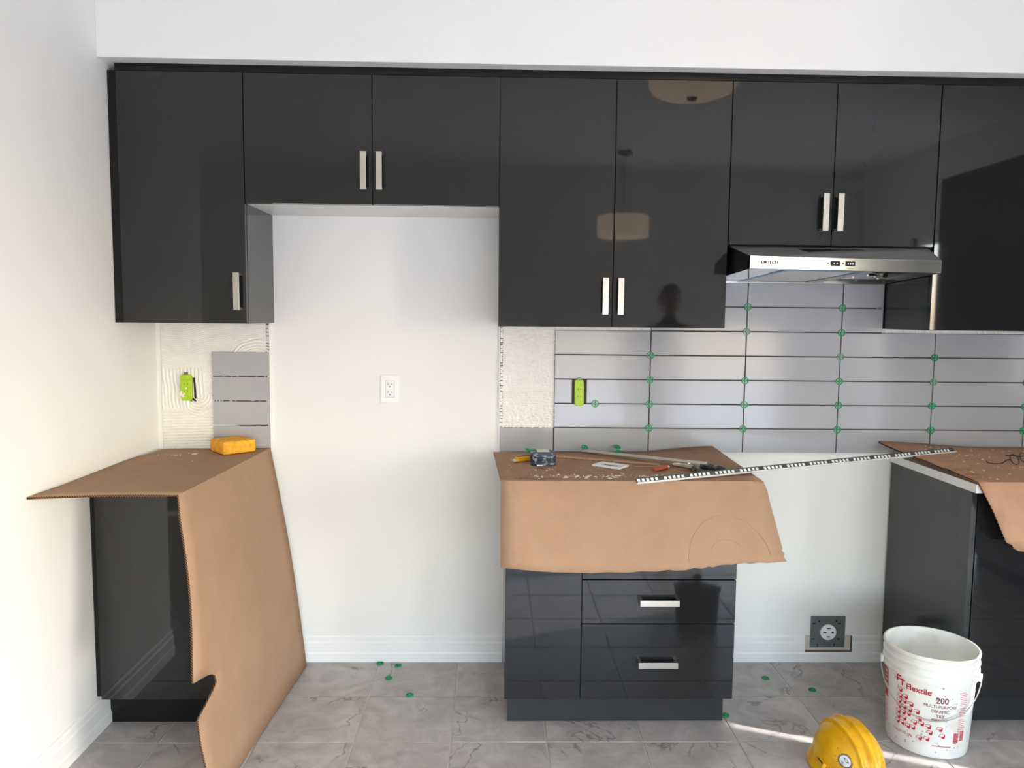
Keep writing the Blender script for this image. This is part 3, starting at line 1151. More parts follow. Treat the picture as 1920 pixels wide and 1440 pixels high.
# ---------------------------------------------------------------- outlets
org = (-0.2525, 0.0, 1.1645)
t = thing('wall_outlet', org, 'white duplex wall outlet in the empty fridge space', 'outlet')
plate = box('cover_plate', M_plastic, t, org, (-0.291, -0.214, -0.006, -0.0003, 1.106, 1.223), bevel=0.0025)
ins = box('insert', M_plastic, t, org, (-0.2695, -0.2355, -0.0085, -0.004, 1.131, 1.198), bevel=0.0012)
MB().box(-0.2705, -0.2345, -0.0063, -0.004, 1.130, 1.199).build('insert_gap', M_galv, t, org)
for zc in (1.181, 1.148):
    mb = MB()
    mb.box(-0.2608, -0.2588, -0.0092, -0.008, zc + 0.0005, zc + 0.009)
    mb.box(-0.2462, -0.2442, -0.0092, -0.008, zc + 0.0015, zc + 0.008)
    mb.lathe([(0.0, -0.0092), (0.0026, -0.0092), (0.0026, -0.008)], 12, (-0.2525, 0, zc - 0.006), axis='y')
    mb.build('socket', M_slot, ins, org)

org = (1.6215, 0.0, 0.06)
t = thing('range_outlet', org, 'grey metal range outlet plate with round white socket above floor', 'outlet')
mb = MB()
mb.box(1.547, 1.6965, -0.006, -0.0006, 0.0615, 0.199)
pl = mb.build('cover_plate', M_galv, t, org, bevel=0.0015)
mb = MB()
mb.lathe([(0.0, -0.013), (0.030, -0.013), (0.034, -0.0115), (0.034, -0.005)], 36, (1.622, 0, 0.130), axis='y')
so = mb.build('socket_face', M_plastic, t, org, smooth=True)
for cx, cz, w, h in ((1.622, 0.149, 0.015, 0.0045), (1.622, 0.111, 0.015, 0.0045), (1.606, 0.130, 0.015, 0.0045)):
    MB().box(cx - w / 2, cx + w / 2, -0.0136, -0.012, cz - h / 2, cz + h / 2).build('socket_slot', M_slot, so, org)
MB().lathe([(0.0, -0.0136), (0.0045, -0.0136), (0.0045, -0.012)], 14, (1.640, 0, 0.130), axis='y').build('socket_slot', M_slot, so, org)
for cx, cz, w, h in ((1.561, 0.167, 0.014, 0.005), (1.671, 0.167, 0.014, 0.006), (1.559, 0.099, 0.011, 0.004), (1.669, 0.099, 0.013, 0.006),
                     (1.583, 0.178, 0.008, 0.008), (1.657, 0.179, 0.008, 0.008), (1.579, 0.072, 0.004, 0.013), (1.652, 0.073, 0.004, 0.012)):
    MB().box(cx - w / 2, cx + w / 2, -0.0064, -0.0055, cz - h / 2, cz + h / 2).build('knockout', M_slot, pl, org)
cut = MB()
cut.box(1.5235, 1.7255, -0.0012, -0.0001, 0.0445, 0.114)
o = cut.build('bare_drywall_notch', M_drywall, bpy.data.objects['baseboard_back'])
o['label'] = 'bare drywall showing in the notch cut from the baseboard'
e = MB()
e.box(1.724, 1.7265, -0.013, 0, 0.0445, 0.113)
e.box(1.5225, 1.7265, -0.0125, -0.0005, 0.0435, 0.0465)
e.build('cut_edge', mat('cut_edge_wood', srgb(120, 104, 86), 0.8, noise_amt=0.1), bpy.data.objects['baseboard_back'])


def lime_box(x0, x1, z0, z1, hole, label, org, smear):
    t = thing('outlet_box', org, label, 'outlet', 'lime electrical outlets')
    MB().box(hole[0], hole[1], -0.0062 if smear else -0.0035, -0.0005, hole[2], hole[3]).build('box_opening', M_black, t, org)
    mb = MB()
    w = x1 - x0
    poly = [(x0, z0 + 0.012), (x0 + 0.008, z0), (x1 - 0.006, z0), (x1, z0 + 0.010), (x1, z1 - 0.012), (x1 - 0.005, z1), (x0 + 0.003, z1), (x0, z1 - 0.008)]
    mb.prism(poly, 1, -0.019, -0.004)
    bdy = mb.build('receptacle', M_lime, t, org, bevel=0.0025)
    mb = MB()
    mb.prism([(x0 + 0.006, z0 + 0.018), (x1 - 0.004, z0 + 0.018), (x1 - 0.004, z1 - 0.022), (x0 + 0.006, z1 - 0.022)], 1, -0.0215, -0.018)
    mb.build('face', M_lime, t, org, bevel=0.001)
    mb = MB()
    for zz in (0.35, 0.62):
        zc = z0 + (z1 - z0) * zz
        for dx in (0.35, 0.65):
            xc = x0 + w * dx
            mb.box(xc - 0.0012, xc + 0.0012, -0.0222, -0.0212, zc, zc + 0.006)
    mb.build('socket', mat('lime_slot', srgb(96, 112, 30), 0.6, noise_amt=0.1), t, org)['kind'] = 'stuff'
    mb = MB()
    mb.box((x0 + x1) / 2 - 0.008, (x0 + x1) / 2 + 0.008, -0.0165, -0.0125, z1 - 0.002, z1 + 0.010)
    mb.build('mounting_ear', M_galv, t, org, bevel=0.001)
    if smear:
        vs, fs = [], []
        mb = MB()
        for k in range(7):
            c = (x0 + random.uniform(0, 0.6) * w, -0.0195, z0 + (z1 - z0) * random.uniform(0.2, 0.55))
            mb.lathe([(0.0, -0.004), (0.004, -0.003), (0.006 + random.random() * 0.004, 0.001)], 9, c, axis='y')
        mb.build('adhesive_smear', M_mortar, t, org, smooth=True)
    return t


lime_box(-1.105, -1.058, 1.112, 1.218, (-1.070, -1.047, 1.108, 1.205), 'lime green outlet smeared with adhesive near the left wall', (-1.08, 0, 1.108), True)
lime_box(0.5105, 0.5495, 1.102, 1.211, (0.502, 0.559, 1.108, 1.2145), 'lime green outlet in a hole cut in the grey tiles', (0.53, 0, 1.102), False)

# ---------------------------------------------------------------- cardboard sheets


def sheet(name, outline, fmap, us, vs_, thick, m, label, group, org, rag=0.0):
    bm = bmesh.new()
    vv = [bm.verts.new((p[0], p[1], 0)) for p in outline]
    bm.faces.new(vv)
    for axis, vals in ((0, us), (1, vs_)):
        for t in vals:
            co = (t, 0, 0) if axis == 0 else (0, t, 0)
            no = (1, 0, 0) if axis == 0 else (0, 1, 0)
            bmesh.ops.bisect_plane(bm, geom=bm.verts[:] + bm.edges[:] + bm.faces[:], dist=1e-6, plane_co=co, plane_no=no)
    bmesh.ops.triangulate(bm, faces=[f for f in bm.faces if len(f.verts) > 4])
    o_ = Vector(org)
    for v in bm.verts:
        v.co = Vector(fmap(v.co.x, v.co.y)) - o_
    bmesh.ops.recalc_face_normals(bm, faces=bm.faces)
    bm.normal_update()
    up = sum((f.normal.z + 0.5 * (-f.normal.y)) * f.calc_area() for f in bm.faces)
    if up < 0:
        bmesh.ops.reverse_faces(bm, faces=bm.faces)
    me = bpy.data.meshes.new(name)
    bm.to_mesh(me)
    bm.free()
    me.materials.append(m)
    me.materials.append(M_rim)
    me.polygons.foreach_set('use_smooth', [True] * len(me.polygons))
    me.set_sharp_from_angle(angle=math.radians(25))
    ob = bpy.data.objects.new(name, me)
    COL.objects.link(ob)
    ob.location = org
    sd = ob.modifiers.new('thickness', 'SOLIDIFY')
    sd.thickness = thick
    sd.offset = -1
    sd.material_offset_rim = 1
    tag(ob, label, 'cardboard', group)
    return ob


def lerp(a, b, t):
    return tuple(a[i] + (b[i] - a[i]) * t for i in range(3))


def frange(a, b, n):
    return [a + (b - a) * i / n for i in range(1, n)]


# left: top sheet on the worktop, flap leaning down to the floor
A0, A1 = (-0.745, -0.012, 0.917), (-0.781, -0.852, 0.917)
B0, B1 = (-0.597, -0.058, 0.0045), (-0.647, -1.008, 0.0045)


def mapL(s, t):
    if t <= 0:
        a = lerp(A0, A1, s)
        xl = -1.168 - 0.034 * ss(0, 0.3, s)
        l = (xl, -0.062 - 0.848 * s, 0.917 + 0.004 * ss(0.75, 1.0, s))
        p = lerp(a, l, -t)
        return (p[0], p[1], p[2] + 0.004 * math.sin(PI * -t) * ss(0.7, 1.0, s))
    p = lerp(lerp(A0, A1, s), lerp(B0, B1, s), t)
    bulge = 0.012 * math.sin(PI * t) * (1 - s) + 0.010 * math.sin(2 * PI * t) * s
    return (p[0] + bulge - 0.004 * s, p[1], p[2])


outL = [(0, -1), (1.0, -1.0), (1.0, 0.0), (1.004, 0.106), (0.998, 0.364), (1.008, 0.600), (0.975, 0.607), (0.945, 0.612), (0.905, 0.620), (0.872, 0.631),
        (0.850, 0.645), (0.843, 0.669), (0.870, 0.682), (0.904, 0.694), (0.945, 0.707), (0.981, 0.716), (0.993, 0.722), (0.990, 0.804), (0.978, 0.876), (0.965, 1.0), (0, 1.0), (0, 0)]
sheet('cardboard_sheet', outL, mapL, frange(0, 1, 14), frange(-1, 0, 8) + [0.0] + frange(0, 1, 14), 0.0065, M_cardL,
      'large folded cardboard sheet draped over the left base cabinet to the floor', 'protective cardboard sheets', (-0.8, -0.4, 0.0))


def mapC(u, v):
    xl = 0.177 + (0.203 - 0.177) * min(v, 1)
    xr = 1.087 + (1.100 - 1.087) * min(v, 1)
    x = xl + (xr - xl) * u
    y0 = -0.076 + 0.042 * u
    if v <= 1:
        y = y0 + (-0.622 + 0.012 * u - y0) * v
        z = 0.917 + 0.024 * ss(0.62, 1.0, u) * (1 - v) ** 1.2
        return (x, y, z)
    w = v - 1
    if w < 0.24:
        k = w / 0.24
        return (x + 0.03 * w * ss(0.8, 1.0, u), -0.622 + 0.012 * u + 0.006 * k, 0.917 - 0.066 * k)
    k = (w - 0.24) / 0.76
    y = -0.616 + 0.012 * u - 0.088 * k + 0.006 * math.sin(PI * k) * math.sin(3 * u)
    return (x + 0.03 * w * ss(0.8, 1.0, u), y, 0.851 - 0.213 * k)


outC = [(0, 0), (1, 0), (1, 1.0), (1.014, 1.12), (1.020, 1.24), (1.028, 1.55), (1.034, 1.78), (1.030, 1.80), (1.037, 1.84), (1.032, 1.87), (1.040, 1.92)]
bot = [(0.97, 1.935), (0.945, 1.93), (0.915, 1.945), (0.90, 1.935), (0.86, 1.955), (0.82, 1.96), (0.79, 1.985), (0.775, 1.975), (0.75, 2.0), (0.72, 1.99), (0.69, 2.015), (0.65, 2.02),
       (0.62, 2.01), (0.58, 2.03), (0.52, 2.025), (0.47, 2.04), (0.40, 2.035), (0.33, 2.045), (0.28, 2.04), (0.20, 2.035), (0.12, 2.02), (0.05, 2.0), (0.0, 1.985)]
outC += bot + [(0, 1.24), (0, 1.0)]
sC = sheet('cardboard_sheet', outC, mapC, frange(0, 1, 16), frange(0, 1, 8) + [1.0, 1.24] + frange(1.24, 2, 8), 0.0055, M_cardC,
           'stained cardboard sheet holding tools, hanging over the drawer cabinet front', 'protective cardboard sheets', (0, 0, 0))


def mapR(u, v):
    x1 = 2.70
    if v <= 1:
        xl = 1.785 + 0.060 * ss(0, 1, v)
        x = xl + (x1 - xl) * u
        y = -0.035 + (-0.612 + 0.035) * v
        lift = 0.046 * (1 - v) ** 1.5 * (1 - 0.45 * ss(0, 0.5, u)) + 0.006 * math.sin(PI * v) * (1 - ss(0.1, 0.4, u))
        return (x, y, 0.918 + lift)
    w = v - 1
    x = 1.845 + (x1 - 1.845) * u
    return (x, -0.612 - 0.035 * w, 0.918 - 0.235 * w)


outR = [(0, 0), (1, 0), (1, 1), (1, 2.0), (0.20, 2.0), (0.155, 1.985), (0.135, 1.95), (0.128, 1.90), (0.105, 1.86), (0.06, 1.45), (0.0, 1.0), (0.0, 0.8), (0.004, 0.72), (-0.004, 0.62), (0.003, 0.5), (0.0, 0.3)]
sR = sheet('cardboard_sheet', outR, mapR, frange(0, 1, 16), frange(0, 1, 10) + [1.0] + frange(1, 2, 6), 0.0060, M_cardR,
           'curled cardboard sheet on the right worktop, cut by the picture edge', 'protective cardboard sheets', (0, 0, 0))

# pressed arc in the hanging part of the middle sheet
for R_, a0, a1 in ((0.128, 0.05, 1.0), (0.060, 0.25, 0.8)):
    pts = []
    for k in range(25):
        g_ = PI * (a0 + (a1 - a0) * k / 24)
        u_ = 0.845 + R_ * math.cos(g_) / 0.90
        w_ = 1.93 - R_ * 1.12 * math.sin(g_) / 0.28
        q_ = Vector(mapC(u_, w_))
        pts.append(q_ + Vector((0, -0.0003, 0)))
    o = MB().tube(pts, 0.0013, 6).build('score_line', M_cardC, sC, smooth=True)

# adhesive crumbs and smears on the sheets: uncountable specks, one part per sheet


def crumbs(parent, spots, name='adhesive_crumbs'):
    mb = MB()
    for x, y, z, r in spots:
        n = 6
        a0 = random.random() * 6
        ex = random.uniform(0.5, 1.6)
        base = [(x + r * ex * random.uniform(0.6, 1.2) * math.cos(a0 + 2 * PI * k / n), y + r * random.uniform(0.5, 1.1) * math.sin(a0 + 2 * PI * k / n), z) for k in range(n)]
        mb.add(base + [(x, y, z + min(r, 0.004) * 0.5)], [(k, (k + 1) % n, n) for k in range(n)])
    org = tuple(parent.location)
    o = mb.build(name, M_mortar, parent, org)
    o['kind'] = 'stuff'
    return o


spots = []
for k in range(150):
    x = random.uniform(0.32, 0.86)
    spots.append((x, -0.545 + random.gauss(0, 0.014) + 0.03 * (x - 0.5), 0.917, random.uniform(0.0015, 0.0055)))
for k in range(60):
    spots.append((random.uniform(0.22, 1.05), random.uniform(-0.60, -0.1), 0.917, random.uniform(0.001, 0.0035)))
for x, y, r in ((0.50, -0.565, 0.010), (0.58, -0.575, 0.011), (0.62, -0.53, 0.009), (0.80, -0.55, 0.010), (0.33, -0.44, 0.008), (0.37, -0.445, 0.007)):
    spots.append((x, y, 0.917, r))
crumbs(sC, spots)
spots = []
for k in range(110):
    x, y = random.uniform(1.90, 2.45), random.uniform(-0.58, -0.08)
    v = (y + 0.035) / (-0.577)
    u = (x - 1.80) / 0.9
    spots.append((x, y, mapR(max(0, u), v)[2] + 0.0003, random.uniform(0.0015, 0.007)))
crumbs(sR, spots)
sLo = [o for o in bpy.data.objects if o.name == 'cardboard_sheet'][0]
crumbs(sLo, [(random.uniform(-1.13, -0.85), random.uniform(-0.32, -0.12), 0.9172, random.uniform(0.002, 0.006)) for k in range(9)] + [(-1.06, -0.19, 0.9172, 0.010), (-1.00, -0.16, 0.9172, 0.013)])

# ---------------------------------------------------------------- sponge
org = (-0.866, -0.107, 0.9185)
ang = math.radians(42)
bm = bmesh.new()
bmesh.ops.create_cube(bm, size=2)
bmesh.ops.subdivide_edges(bm, edges=bm.edges[:], cuts=15, use_grid_fill=True)
hx_, hy_, hz_, rr_ = 0.0675, 0.065, 0.026, 0.010
for v in bm.verts:
    q = Vector((v.co.x * hx_, v.co.y * hy_, v.co.z * hz_))
    c_ = Vector((max(-hx_ + rr_, min(hx_ - rr_, q.x)), max(-hy_ + rr_, min(hy_ - rr_, q.y)), max(-hz_ + rr_, min(hz_ - rr_, q.z))))
    dd = q - c_
    if dd.length > 1e-9:
        q = c_ + dd.normalized() * rr_ * min(1.0, max(abs(dd.x), abs(dd.y), abs(dd.z)) / rr_)
    q += q.normalized() * 0.0012 * nz(q.x * 70, q.y * 70, q.z * 70)
    q.z += hz_
    v.co = q
me = bpy.data.meshes.new('sponge')
bm.to_mesh(me)
bm.free()
me.materials.append(M_sponge)
me.polygons.foreach_set('use_smooth', [True] * len(me.polygons))
spg = bpy.data.objects.new('sponge', me)
COL.objects.link(spg)
spg.location = org
spg.rotation_euler = (0, 0, ang)
tag(spg, 'orange yellow grouting sponge on the left cardboard', 'sponge')

# ---------------------------------------------------------------- tools on the middle cardboard
ZC = 0.9175
# tape measure
org = (0.362, -0.335, ZC)
t = thing('tape_measure', org, 'chunky dark blue tape measure speckled with adhesive', 'tape measure')
mb = MB()
n = 28
poly = []
for k in range(n):
    a = 2 * PI * k / n
    c_, s_ = math.cos(a), math.sin(a)
    poly.append((0.362 + 0.047 * abs(c_) ** 0.7 * (1 if c_ > 0 else -1), -0.335 + 0.040 * abs(s_) ** 0.7 * (1 if s_ > 0 else -1)))
mb.prism(poly, 2, ZC, ZC + 0.050)
mb.build('case', M_tape, t, org, smooth=True, bevel=0.006, seg=3)
mb = MB()
mb.prism([(0.362 + (p[0] - 0.362) * 1.02, -0.335 + (p[1] + 0.335) * 1.02) for p in poly], 2, ZC + 0.012, ZC + 0.036)
mb.build('rubber_band', mat('tape_rubber', srgb(38, 48, 70), 0.7, col2=srgb(170, 176, 184), noise_scale=55, ramp=(0.55, 0.7)), t, org, smooth=True)
mb = MB()
mb.box(0.340, 0.385, -0.352, -0.318, ZC + 0.050, ZC + 0.053)
mb.build('belt_clip', M_alu, t, org, bevel=0.001)
mb = MB()
mb.box(0.338, 0.360, -0.3785, -0.374, ZC + 0.002, ZC + 0.006)
mb.build('blade_tip', M_trimwhite, t, org)

# yellow utility knife
org = (0.290, -0.262, ZC)
t = thing('utility_knife', org, 'yellow utility knife lying behind the tape measure', 'knife')
d = Vector((0.86, 0.50, 0)).normalized()
nn = Vector((-d.y, d.x, 0))
mb = MB()
mb.obox(Vector((0.298, -0.270, ZC + 0.010)), d, nn, Vector((0, 0, 1)), 0.085, 0.022, 0.018)
mb.build('handle', M_yellow, t, org, bevel=0.004)
mb = MB()
mb.obox(Vector((0.298, -0.270, ZC + 0.0192)) - d * 0.006, d, nn, Vector((0, 0, 1)), 0.062, 0.007, 0.0022)
mb.build('slider_slot', M_slot, t, org)
mb = MB()
mb.obox(Vector((0.298, -0.270, ZC + 0.006)) - d * 0.046, d, nn, Vector((0, 0, 1)), 0.014, 0.016, 0.010)
mb.build('blade_holder', M_alu, t, org, bevel=0.002)


def strip(name, p, q, w, h, m, label, cat, bevel=0.0006):
    p, q = Vector(p), Vector(q)
    d = (q - p).normalized()
    up = Vector((0, 0, 1))
    nn = up.cross(d).normalized()
    up = d.cross(nn)
    mb = MB()
    mid = (p + q) / 2
    mb.obox(mid, d, nn, up, (q - p).length, w, h)
    return tag(mb.build(name, m, None, tuple(mid), bevel=bevel), label, cat)


strip('wood_strip', (0.428, -0.185, ZC + 0.004), (0.80, -0.345, ZC + 0.004), 0.014, 0.007, M_wood, 'thin brown wooden strip between tape measure and metal strip', 'wood strip')
strip('wood_strip', (0.70, -0.372, ZC + 0.002), (0.815, -0.368, ZC + 0.002), 0.010, 0.004, M_wood, 'short split wooden sliver behind the red crayon', 'wood strip')
strip('metal_strip', (0.545, -0.075, ZC + 0.008), (0.945, -0.450, ZC + 0.030), 0.020, 0.007, M_alu, 'long pale metal strip resting on the pliers', 'metal strip')

# pliers with two dirty grips
org = (0.90, -0.47, ZC)
t = thing('pliers', org, 'adhesive-caked pliers with two dark grips on the cardboard', 'pliers')
piv = Vector((0.893, -0.405, ZC + 0.012))
h1 = [piv, piv + Vector((0.012, -0.035, 0.0)), piv + Vector((0.006, -0.080, 0.002)), piv + Vector((0.012, -0.130, 0.001))]
h2 = [piv, piv + Vector((0.045, -0.010, 0.0)), piv + Vector((0.085, -0.048, 0.003)), piv + Vector((0.118, -0.108, 0.001))]
for hh in (h1, h2):
    MB().tube(hh[1:], [0.009, 0.012, 0.0095], 10).build('grip', M_grip, t, org, smooth=True)
MB().tube([h1[1], piv, piv + Vector((-0.030, 0.024, 0.0)), piv + Vector((-0.052, 0.028, 0.0))], [0.007, 0.010, 0.008, 0.003], 8).build('jaw', M_alu, t, org, smooth=True)
MB().tube([h2[1], piv + Vector((0.004, 0, 0.002)), piv + Vector((-0.020, 0.032, 0.001)), piv + Vector((-0.046, 0.040, 0.0))], [0.007, 0.010, 0.008, 0.003], 8).build('jaw', M_alu, t, org, smooth=True)
MB().lathe([(0.0, 0.008), (0.007, 0.007), (0.008, 0.0), (0.008, -0.008)], 14, (piv.x, piv.y, piv.z + 0.006)).build('pivot', M_nickel, t, org, smooth=True)

# white plate ring
org = (0.612, -0.368, ZC)
t = thing('cover_plate', org, 'white rectangular wall plate frame lying flat on the cardboard', 'wall plate')
d = Vector((0.80, -0.60, 0)).normalized()
nn = Vector((0.60, 0.80, 0))
mb = MB()
W, Hh, w2, h2_ = 0.115, 0.078, 0.066, 0.036
c = Vector((0.612, -0.368, 0))
O = [c + d * (a * W / 2) + nn * (b * Hh / 2) for a, b in ((-1, -1), (1, -1), (1, 1), (-1, 1))]
I = [c + d * (a * w2 / 2) + nn * (b * h2_ / 2) for a, b in ((-1, -1), (1, -1), (1, 1), (-1, 1))]
vs = [(p.x, p.y, ZC + z) for z in (0.0005, 0.0075) for p in O + I]
fs = []
for k in range(4):
    k2 = (k + 1) % 4
    fs += [(k, k2, 4 + k2, 4 + k), (8 + k, 12 + k, 12 + k2, 8 + k2), (k, 8 + k, 8 + k2, k2), (4 + k, 4 + k2, 12 + k2, 12 + k)]
mb.add(vs, fs)
mb.build('frame', M_plastic, t, org, bevel=0.002)

# red crayon stub
p, q = Vector((0.752, -0.468, ZC + 0.0075)), Vector((0.822, -0.405, ZC + 0.0075))
org = (0.787, -0.436, ZC)
t = thing('marking_crayon', org, 'short red marking crayon left of the pliers', 'crayon')
MB().tube([p, p + (q - p) * 0.85], 0.0075, 8).build('body', M_redstub, t, org, smooth=True)
MB().tube([p + (q - p) * 0.85, q], [0.0074, 0.004], 8).build('tip', M_mortar, t, org, smooth=True)

# long perforated edge trim bridging both worktops
p, q = Vector((0.655, -0.672, 0.919)), Vector((2.020, -0.182, 0.946))
d = (q - p).normalized()
nn = Vector((0, 0, 1)).cross(d).normalized()
up = d.cross(nn)
L = (q - p).length
org = tuple((p + q) / 2)
t = thing('tile_edge_trim', org, 'long perforated metal tile trim bridging the middle and right worktops', 'tile trim')
mid = (p + q) / 2
tn = (nn * 0.62 + up * 0.785).normalized()      # the perforated leg stands tilted back, its face towards the room
tu = d.cross(tn)
tu = -tu if tu.dot(nn) > 0 else tu
MB().obox(mid + tn * 0.0105, d, tn, tu, L, 0.021, 0.0014).build('perforated_leg', M_trimdark, t, org)
MB().obox(mid + tu * 0.004, d, tu, tn, L, 0.010, 0.0025).build('front_lip', M_trimwhite, t, org)
hole_me = None
s = 0.010
k = 0
while s < L - 0.015:
    if k % 6 != 5:
        c = p + d * s + tn * 0.0115 + tu * 0.001
        if hole_me is None:
            mb = MB()
            mb.obox(Vector((0, 0, 0)), d, tn, tu, 0.0098, 0.0100, 0.0012)
            ho = mb.build('perforation', M_trimwhite, t)
            hole_me = ho.data
        else:
            ho = bpy.data.objects.new('perforation', hole_me)
            COL.objects.link(ho)
            ho.parent = t
        ho.location = c - Vector(org)
    s += 0.0172
    k += 1

# eyeglasses on the right cardboard
org = (2.17, -0.33, 0.925)
t = thing('eyeglasses', org, 'dark thin-framed eyeglasses on the right cardboard', 'eyeglasses')


def zR(x, y):
    v = (y + 0.035) / (-0.577)
    return mapR(max(0, (x - 1.80) / 0.9), v)[2]


c0 = Vector((2.150, -0.345, 0))
gd = Vector((0.88, 0.47, 0)).normalized()
gn = Vector((-gd.y, gd.x, 0))
for k, s in enumerate((0.0, 0.066)):
    cc = c0 + gd * s
    base = zR(cc.x, cc.y)
    ring = []
    for j in range(24):
        a = 2 * PI * j / 24
        pnt = cc + gd * (0.026 * math.cos(a)) + gn * 0.010 * (math.sin(a))
        ring.append((pnt.x, pnt.y, base + 0.022 + 0.018 * math.sin(a)))
    MB().tube(ring, 0.0016, 6, closed=True).build('rim', M_specs, t, org, smooth=True)
p0 = c0 - gd * 0.027
b0 = zR(p0.x, p0.y)
MB().tube([(p0.x, p0.y, b0 + 0.024), (p0.x - 0.008, p0.y + 0.006, b0 + 0.022), (p0.x - 0.030, p0.y + 0.004, b0 + 0.008), (p0.x - 0.052, p0.y + 0.012, b0 + 0.005), (p0.x - 0.070, p0.y + 0.022, b0 + 0.006), (p0.x - 0.076, p0.y + 0.026, b0 + 0.014)],
          [0.002, 0.002, 0.0018, 0.0018, 0.0022, 0.0018], 6).build('temple', M_specs, t, org, smooth=True)
p1 = c0 + gd * 0.093
MB().tube([(p1.x, p1.y, b0 + 0.024), (p1.x + 0.006, p1.y + 0.02, b0 + 0.022), (p1.x - 0.02, p1.y + 0.10, zR(p1.x, p1.y + 0.1) + 0.005)], 0.002, 6).build('temple', M_specs, t, org, smooth=True)
pb = c0 + gd * 0.026
pc = c0 + gd * 0.040
MB().tube([(pb.x, pb.y, b0 + 0.028), ((pb.x + pc.x) / 2, (pb.y + pc.y) / 2, b0 + 0.032), (pc.x, pc.y, b0 + 0.028)], 0.0016, 6).build('bridge', M_specs, t, org, smooth=True)

# ---------------------------------------------------------------- bucket
BX, BY = 1.708, -0.622
org = (BX, BY, 0.0)
t = thing('bucket', org, 'white plastic adhesive bucket with red printed label, wire handle hanging', 'bucket')
RB, RT, HB = 0.128, 0.1455, 0.352


def brad(z):
    return RB + (RT - RB) * min(1.0, z / HB)


outer = [(RB - 0.008, 0.0), (RB - 0.002, 0.002), (RB, 0.008), (brad(0.25), 0.262)]
coll = [(brad(0.26), 0.262), (brad(0.26) + 0.0075, 0.264), (brad(0.27) + 0.0075, 0.270), (brad(0.27) + 0.002, 0.274), (brad(0.28) + 0.002, 0.284),
        (brad(0.29) + 0.0075, 0.287), (brad(0.29) + 0.0075, 0.293), (brad(0.30) + 0.002, 0.297), (brad(0.31) + 0.002, 0.309), (brad(0.315) + 0.006, 0.312), (brad(0.32) + 0.006, 0.318),
        (brad(0.325) + 0.002, 0.322), (brad(0.33) + 0.002, 0.336), (brad(0.34) + 0.005, 0.340), (brad(0.35) + 0.005, 0.349), (RT + 0.003, HB), (RT - 0.001, HB)]
inner = [(RT - 0.003, HB - 0.003), (brad(0.2) - 0.003, 0.2), (RB - 0.004, 0.012), (0.0, 0.006)]
MB().lathe([(0.0, 0.0)] + outer + coll + inner, 64, (BX, BY, 0)).build('shell', M_pail, t, org, smooth=True, angle=22)
# print wrapped on the wall of the bucket
PH = math.atan2(-3.18 - BY, 0.178 - BX)


def wrap(u, h, off=0.0007):
    r = brad(h) + off
    a = PH + u / 0.142
    return (BX + r * math.cos(a), BY + r * math.sin(a), h)


def wtext(s, size, u, h, m, bold=0.0, sx=1.0, align='CENTER', slope=0.0):
    vs, fs = text_geo(s, size, bold, align)
    # split long faces by construction: letters are small, curvature error stays under the offset
    mb = MB()
    mb.add([wrap(u + x * sx, h + y + slope * x) for x, y in vs], fs)
    o = mb.build('printed_text', m, t, org)
    return o


wtext('Flextile', 0.0285, -0.0715, 0.222, M_red, 0.0005, 0.98, 'LEFT')
wtext('200', 0.0300, 0.044, 0.199, M_dkred, 0.0002, 0.92)
wtext('MULTI-PURPOSE', 0.0150, 0.040, 0.182, M_dkred, 0.0, 0.98)
wtext('CERAMIC', 0.0150, 0.040, 0.165, M_dkred, 0.0, 0.95)
wtext('TILE', 0.0150, 0.041, 0.149, M_dkred, 0.0001)
wtext('ADHESIVE', 0.0125, 0.039, 0.136, M_dkred, 0.0, 0.95)
wtext('13.2L/3.5 U.S. GAL.', 0.0115, -0.082, 0.058, M_red, 0.0002, 0.85)
mb = MB()


def pr(u0, u1, h0, h1, n=1):
    for k in range(n):
        a, b = u0 + (u1 - u0) * k / n, u0 + (u1 - u0) * (k + 1) / n
        mb.add([wrap(a, h0), wrap(b, h0), wrap(b, h1), wrap(a, h1)], [(0, 1, 2, 3)])


# stepped two-letter emblem
pr(-0.108, -0.103, 0.236, 0.260)
pr(-0.103, -0.091, 0.254, 0.260)
pr(-0.103, -0.094, 0.244, 0.249)
pr(-0.094, -0.076, 0.243, 0.249, 2)
pr(-0.088, -0.082, 0.226, 0.243)
mb.build('printed_emblem', M_red, t, org)
bricks = [(-0.097, 0.208), (-0.097, 0.186), (-0.076, 0.191), (-0.1, 0.167), (-0.08, 0.173), (-0.057, 0.171), (-0.1, 0.148), (-0.081, 0.152), (-0.06, 0.151), (-0.036, 0.152),
          (-0.103, 0.128), (-0.083, 0.132), (-0.064, 0.135), (-0.103, 0.11), (-0.079, 0.113), (-0.106, 0.092), (-0.086, 0.094), (-0.065, 0.091), (-0.048, 0.092),
          (-0.043, 0.112), (-0.02, 0.115), (0.002, 0.110), (-0.027, 0.13), (-0.024, 0.063), (-0.001, 0.066), (0.008, 0.09), (0.039, 0.107), (0.049, 0.083)]
